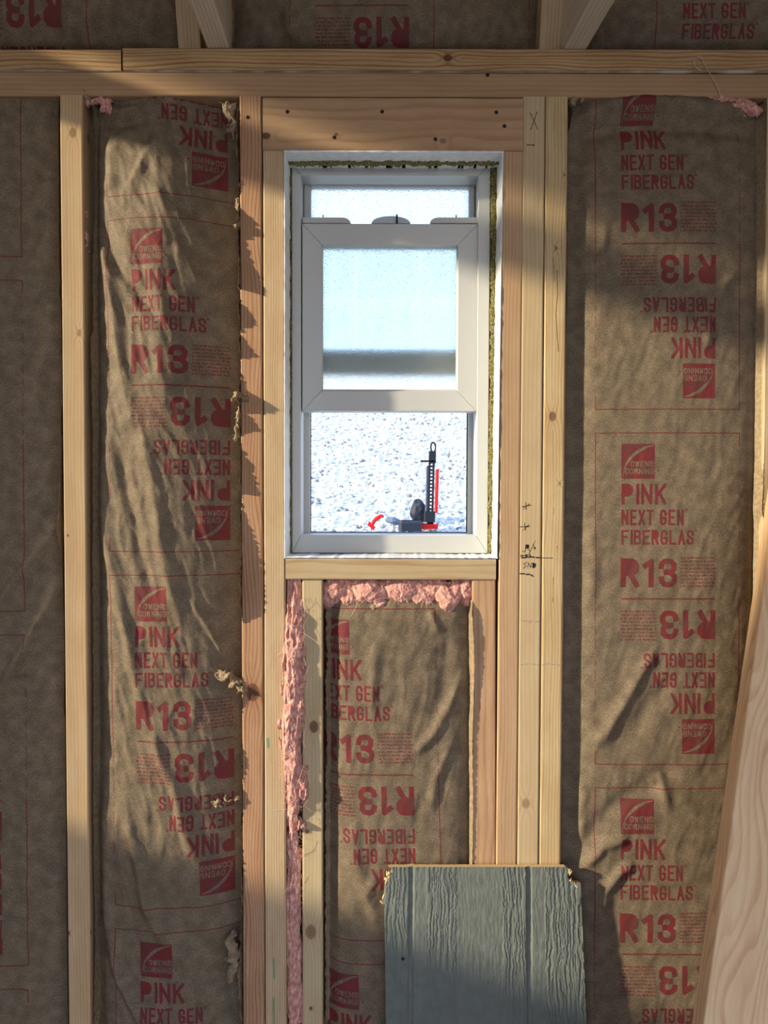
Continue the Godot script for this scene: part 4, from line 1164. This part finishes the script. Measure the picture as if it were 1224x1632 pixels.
func outside() -> void:
	var z0 := -2.6; var rise := 0.365; var y0 := -0.15
	var gz := func(z: float) -> float: return y0 if z > z0 else y0 + rise * (z0 - z) - 0.0
	# ground
	var nx := 40; var ny := 60
	var v := PackedVector3Array(); var uv := PackedVector2Array()
	for j in ny:
		for i in nx:
			var z := lerpf(-17.0, -0.11, float(j) / (ny - 1)); var x := lerpf(-9, 9, float(i) / (nx - 1))
			v.append(Vector3(x, gz.call(z) + n_mid.get_noise_2d(x * 40, z * 40) * 0.03 * (1.0 if z < z0 else 0.3), z)); uv.append(Vector2(x, z))
	var bank := put("gravel_bank", grid(nx, ny, v, uv), mottled(61, 0.12, [Color(0.62, 0.62, 0.60), Color(0.80, 0.80, 0.78), Color(0.86, 0.86, 0.84)], 1.3, 0.9), self)
	tag(bank, "pale gravel bank rising outside the window", "ground", "", "structure")
	slab("ground_plane", Vector3(60, 0.1, 60), Vector3(0, -0.21, 12), mottled(62, 0.1, [Color(0.5, 0.5, 0.47), Color(0.72, 0.72, 0.69)], 0.8, 0.95))
	var st := SurfaceTool.new()
	st.begin(Mesh.PRIMITIVE_TRIANGLES)
	var sp := SphereMesh.new(); sp.radius = 1; sp.height = 2; sp.radial_segments = 6; sp.rings = 3
	st.append_from(sp, 0, Transform3D(Basis().scaled(Vector3(1, 0.62, 0.8)), Vector3.ZERO))
	var mm := MultiMesh.new()
	mm.transform_format = MultiMesh.TRANSFORM_3D
	mm.use_colors = true
	mm.mesh = st.commit()
	rng.seed = 5
	var cnt := 26000
	mm.instance_count = cnt
	for k in cnt:
		var z := -3.2 - 12.8 * pow(rng.randf(), 0.9)
		var x := rng.randf_range(-1, 1) * (0.9 + 0.17 * -z)
		var s := rng.randf_range(0.012, 0.036)
		var bs := Basis(Vector3(1, 0, 0), -0.35) * Basis(Vector3(rng.randf_range(-0.4, 0.4), 1, rng.randf_range(-0.4, 0.4)).normalized(), rng.randf() * TAU)
		mm.set_instance_transform(k, Transform3D(bs.scaled(Vector3(s, s, s)), Vector3(x, gz.call(z) + n_mid.get_noise_2d(x * 40, z * 40) * 0.03 + s * 0.2, z)))
		var g := rng.randf_range(0.55, 0.86)
		if rng.randf() < 0.10: g *= 0.35
		mm.set_instance_color(k, Color(g, g * 0.995, g * 0.97))
	var mi := MultiMeshInstance3D.new()
	mi.multimesh = mm
	var sm := plain(Color.WHITE, 0.85)
	sm.vertex_color_use_as_albedo = true
	mi.material_override = sm
	mi.name = "gravel_stones"
	add_child(mi)
	tag(mi, "loose white gravel stones on the bank outside", "gravel", "", "stuff")
	# farm jack standing on the bank, six metres out
	var z := -6.0
	var at := func(px: float, py: float, dz := 0.0) -> Vector3: return on_z(px, py, z + dz)
	var px := 0.00593
	var j := base("farm_jack", at.call(687, 846))
	tag(j, "black upright farm jack with a holed steel bar standing on the gravel", "jack")
	var black := plain(Color(0.10, 0.11, 0.14), 0.5)
	var redm := plain(Color(0.78, 0.06, 0.08), 0.4)
	var top: Vector3 = at.call(688.0, 736); var low: Vector3 = at.call(685.5, 838)
	var up := (top - low).normalized()
	var bs := Basis(up.cross(Vector3(0, 0, 1)).normalized(), up, Vector3(0, 0, 1))
	var l := (top - low).length()
	for sd in [-1, 1]:
		put("bar_flange", timber_mesh(0.020, 0.030, l, 0.002), black, j, Transform3D(bs, low + bs.x * 0.019 * sd + Vector3(0, 0, 0.015)))
	for k in 18:
		put("bar_web", timber_mesh(0.022, 0.012, l / 18 * 0.5, 0.001), black, j, Transform3D(bs, low + up * l * (k + 0.5) / 18.0 + Vector3(0, 0, 0.006)))
	put("clamp_jaw", timber_mesh(0.068, 0.05, 0.115, 0.006), black, j, Transform3D(bs, top - up * 0.015 + bs.x * 0.004 + Vector3(0, 0, 0.03)))
	put("clamp_bolt", timber_mesh(0.02, 0.02, 0.14, 0.004), black, j, Transform3D(Basis(Vector3(0, 0, 1), PI / 2), at.call(694, 735, 0.03)))
	var loop := []
	var lc: Vector3 = at.call(690.2, 713)
	for k in 25: loop.append(lc + Vector3(0.022 * cos(TAU * k / 24.0), 0.046 * sin(TAU * k / 24.0), 0.01))
	put("top_loop", tube(loop, 0.0085, 8), black, j)
	put("lift_runner", timber_mesh(0.10, 0.06, 0.10, 0.012), black, j, Transform3D(bs, at.call(684.5, 832, 0.05)))
	put("climbing_rod", tube([at.call(681, 742, -0.03), at.call(679, 832, -0.03)], 0.012, 8), plain(Color(0.33, 0.37, 0.44), 0.5), j)
	put("foot_plate", timber_mesh(0.15, 0.12, 0.045, 0.008), redm, j, Transform3D(Basis.IDENTITY, at.call(685.5, 843.0, 0.06)))
	var h1: Vector3 = at.call(697, 748.5, 0.03); var h2: Vector3 = at.call(694.8, 817, 0.03)
	var hd := put("handle_grip", tube([h1, h1.lerp(h2, 0.5), h2], 0.0175, 12), redm, j)
	hd.set_meta("label", "bright red handle grip")
	put("handle_end", lathe([Vector2(0, 0.006), Vector2(0.015, 0.004), Vector2(0.0175, 0.0)], 12), redm, hd, Transform3D(Basis.IDENTITY, h1))
	put("handle_tube", tube([h2, at.call(693.5, 842, 0.03)], 0.013, 10), plain(Color(0.75, 0.75, 0.76), 0.35), j)
	# dark bag and case beside it, a red strap and a grey rag
	var bag := put("tool_bag", lump_mesh(Vector3(0.088, 0.115, 0.07), 12), plain(Color(0.11, 0.13, 0.19), 0.6), self, Transform3D(Basis(Vector3(0, 0, 1), 0.12), at.call(669, 815, -0.17)))
	tag(bag, "dark round tool bag leaning beside the jack", "bag")
	var ca := base("flat_case", at.call(653.5, 846, 0.1))
	tag(ca, "dark flat case lying at the foot of the jack", "case")
	put("case_body", box_mesh(Vector3(0.20, 0.075, 0.14), 0.012), plain(Color(0.13, 0.15, 0.20), 0.5), ca, Transform3D(Basis(Vector3(0, 1, 0), 0.15), at.call(653.5, 840, 0.1)))
	put("case_lid", box_mesh(Vector3(0.19, 0.03, 0.13), 0.008), plain(Color(0.20, 0.23, 0.29), 0.5), ca, Transform3D(Basis(Vector3(0, 1, 0), 0.15), at.call(653.5, 831.5, 0.1)))
	var sp1 := []
	for k in 16:
		var t := k / 15.0
		sp1.append(at.call(587 + 20 * t + 4 * sin(t * 9), 834 + 9 * sin(t * 5.5) - 3 * t, 0.02))
	tag(put("red_strap", tube(sp1, 0.020, 8), redm, self), "bright red strap lying on the gravel near the case", "strap")
	tag(put("grey_rag", lump_mesh(Vector3(0.075, 0.035, 0.05), 33), plain(Color(0.40, 0.45, 0.52), 0.9), self, Transform3D(Basis(Vector3(0, 0, 1), -0.25), at.call(626, 830, -0.1))), "small grey rag between the red strap and the case", "rag")

func lump_mesh(size: Vector3, seed_: int) -> ArrayMesh:
	var n := FastNoiseLite.new(); n.seed = seed_; n.frequency = 0.8; n.fractal_octaves = 2
	var nx := 41; var ny := 25
	var v := PackedVector3Array(); var uv := PackedVector2Array()
	for j in ny:
		var b := PI * j / (ny - 1)
		for i in nx:
			var a := -TAU * i / (nx - 1) * -1.0
			var d := Vector3(sin(b) * sin(a), cos(b), sin(b) * cos(a))
			v.append(d * size * (1.0 + 0.3 * n.get_noise_3dv(d))); uv.append(Vector2(i, j) * 0.1)
	return grid(nx, ny, v, uv)

func small_things() -> void:
	# a bent wire-thin string hanging over the plates and its loose end
	var pts := []
	for q in [[1118, 112], [1111, 109], [1106.5, 104], [1106, 97], [1109, 92], [1114, 90.5], [1118.5, 93], [1122, 101], [1126, 109], [1130, 115], [1134, 122], [1138, 129], [1143, 138], [1147, 148], [1148, 158]]:
		pts.append(q)
	var cur := []
	for k in pts.size() - 1:
		for s in 4:
			var t := s / 4.0
			var p0 = pts[maxi(k - 1, 0)]; var p1 = pts[k]; var p2 = pts[k + 1]; var p3 = pts[mini(k + 2, pts.size() - 1)]
			var c := Vector2(p0[0], p0[1]).cubic_interpolate_in_time(Vector2(p2[0], p2[1]), Vector2(p0[0], p0[1]), Vector2(p3[0], p3[1]), 0.5, 1, 0, 1) if false else Vector2(p1[0], p1[1]).cubic_interpolate(Vector2(p2[0], p2[1]), Vector2(p0[0], p0[1]), Vector2(p3[0], p3[1]), t)
			cur.append(on_z(c.x, c.y, 0.004))
	tag(put("string", tube(cur, 0.0006, 6), plain(Color(0.78, 0.70, 0.60), 0.7), self), "thin pale curled string hanging over the wall plates", "string")
	# pale strip of torn sealant squeezed out between the plates
	var n := FastNoiseLite.new(); n.seed = 4; n.frequency = 0.02; n.fractal_octaves = 3
	var v := PackedVector3Array(); var uv := PackedVector2Array()
	var m := 420
	for j in m:
		var px := lerpf(-20, 1300, float(j) / (m - 1))
		var yc := lerp_list([[-20, 112.8], [190, 113.4], [520, 114.6], [1300, 114.4]], px)
		var hh := clampf(1.0 + n.get_noise_1d(px) * 3.0, 0.15, 2.2) * lerp_list([[-20, 0.4], [400, 0.5], [900, 0.6], [1130, 1.1], [1300, 1.3]], px)
		var a := on_z(px, yc + hh * 0.6, 0.0); var b := on_z(px, yc - hh, 0.0)
		for q in [Vector3(a.x, a.y, -0.004), Vector3(a.x, a.y, 0.0006), Vector3(b.x, b.y, 0.0008), Vector3(b.x, b.y, -0.004)]:
			v.append(q); uv.append(Vector2(px, 0))
	tag(put("sealant_strip", grid(4, m, v, uv), plain(Color(0.74, 0.70, 0.64), 0.8), self), "thin uneven white sealant line between the two wall plates", "sealant")
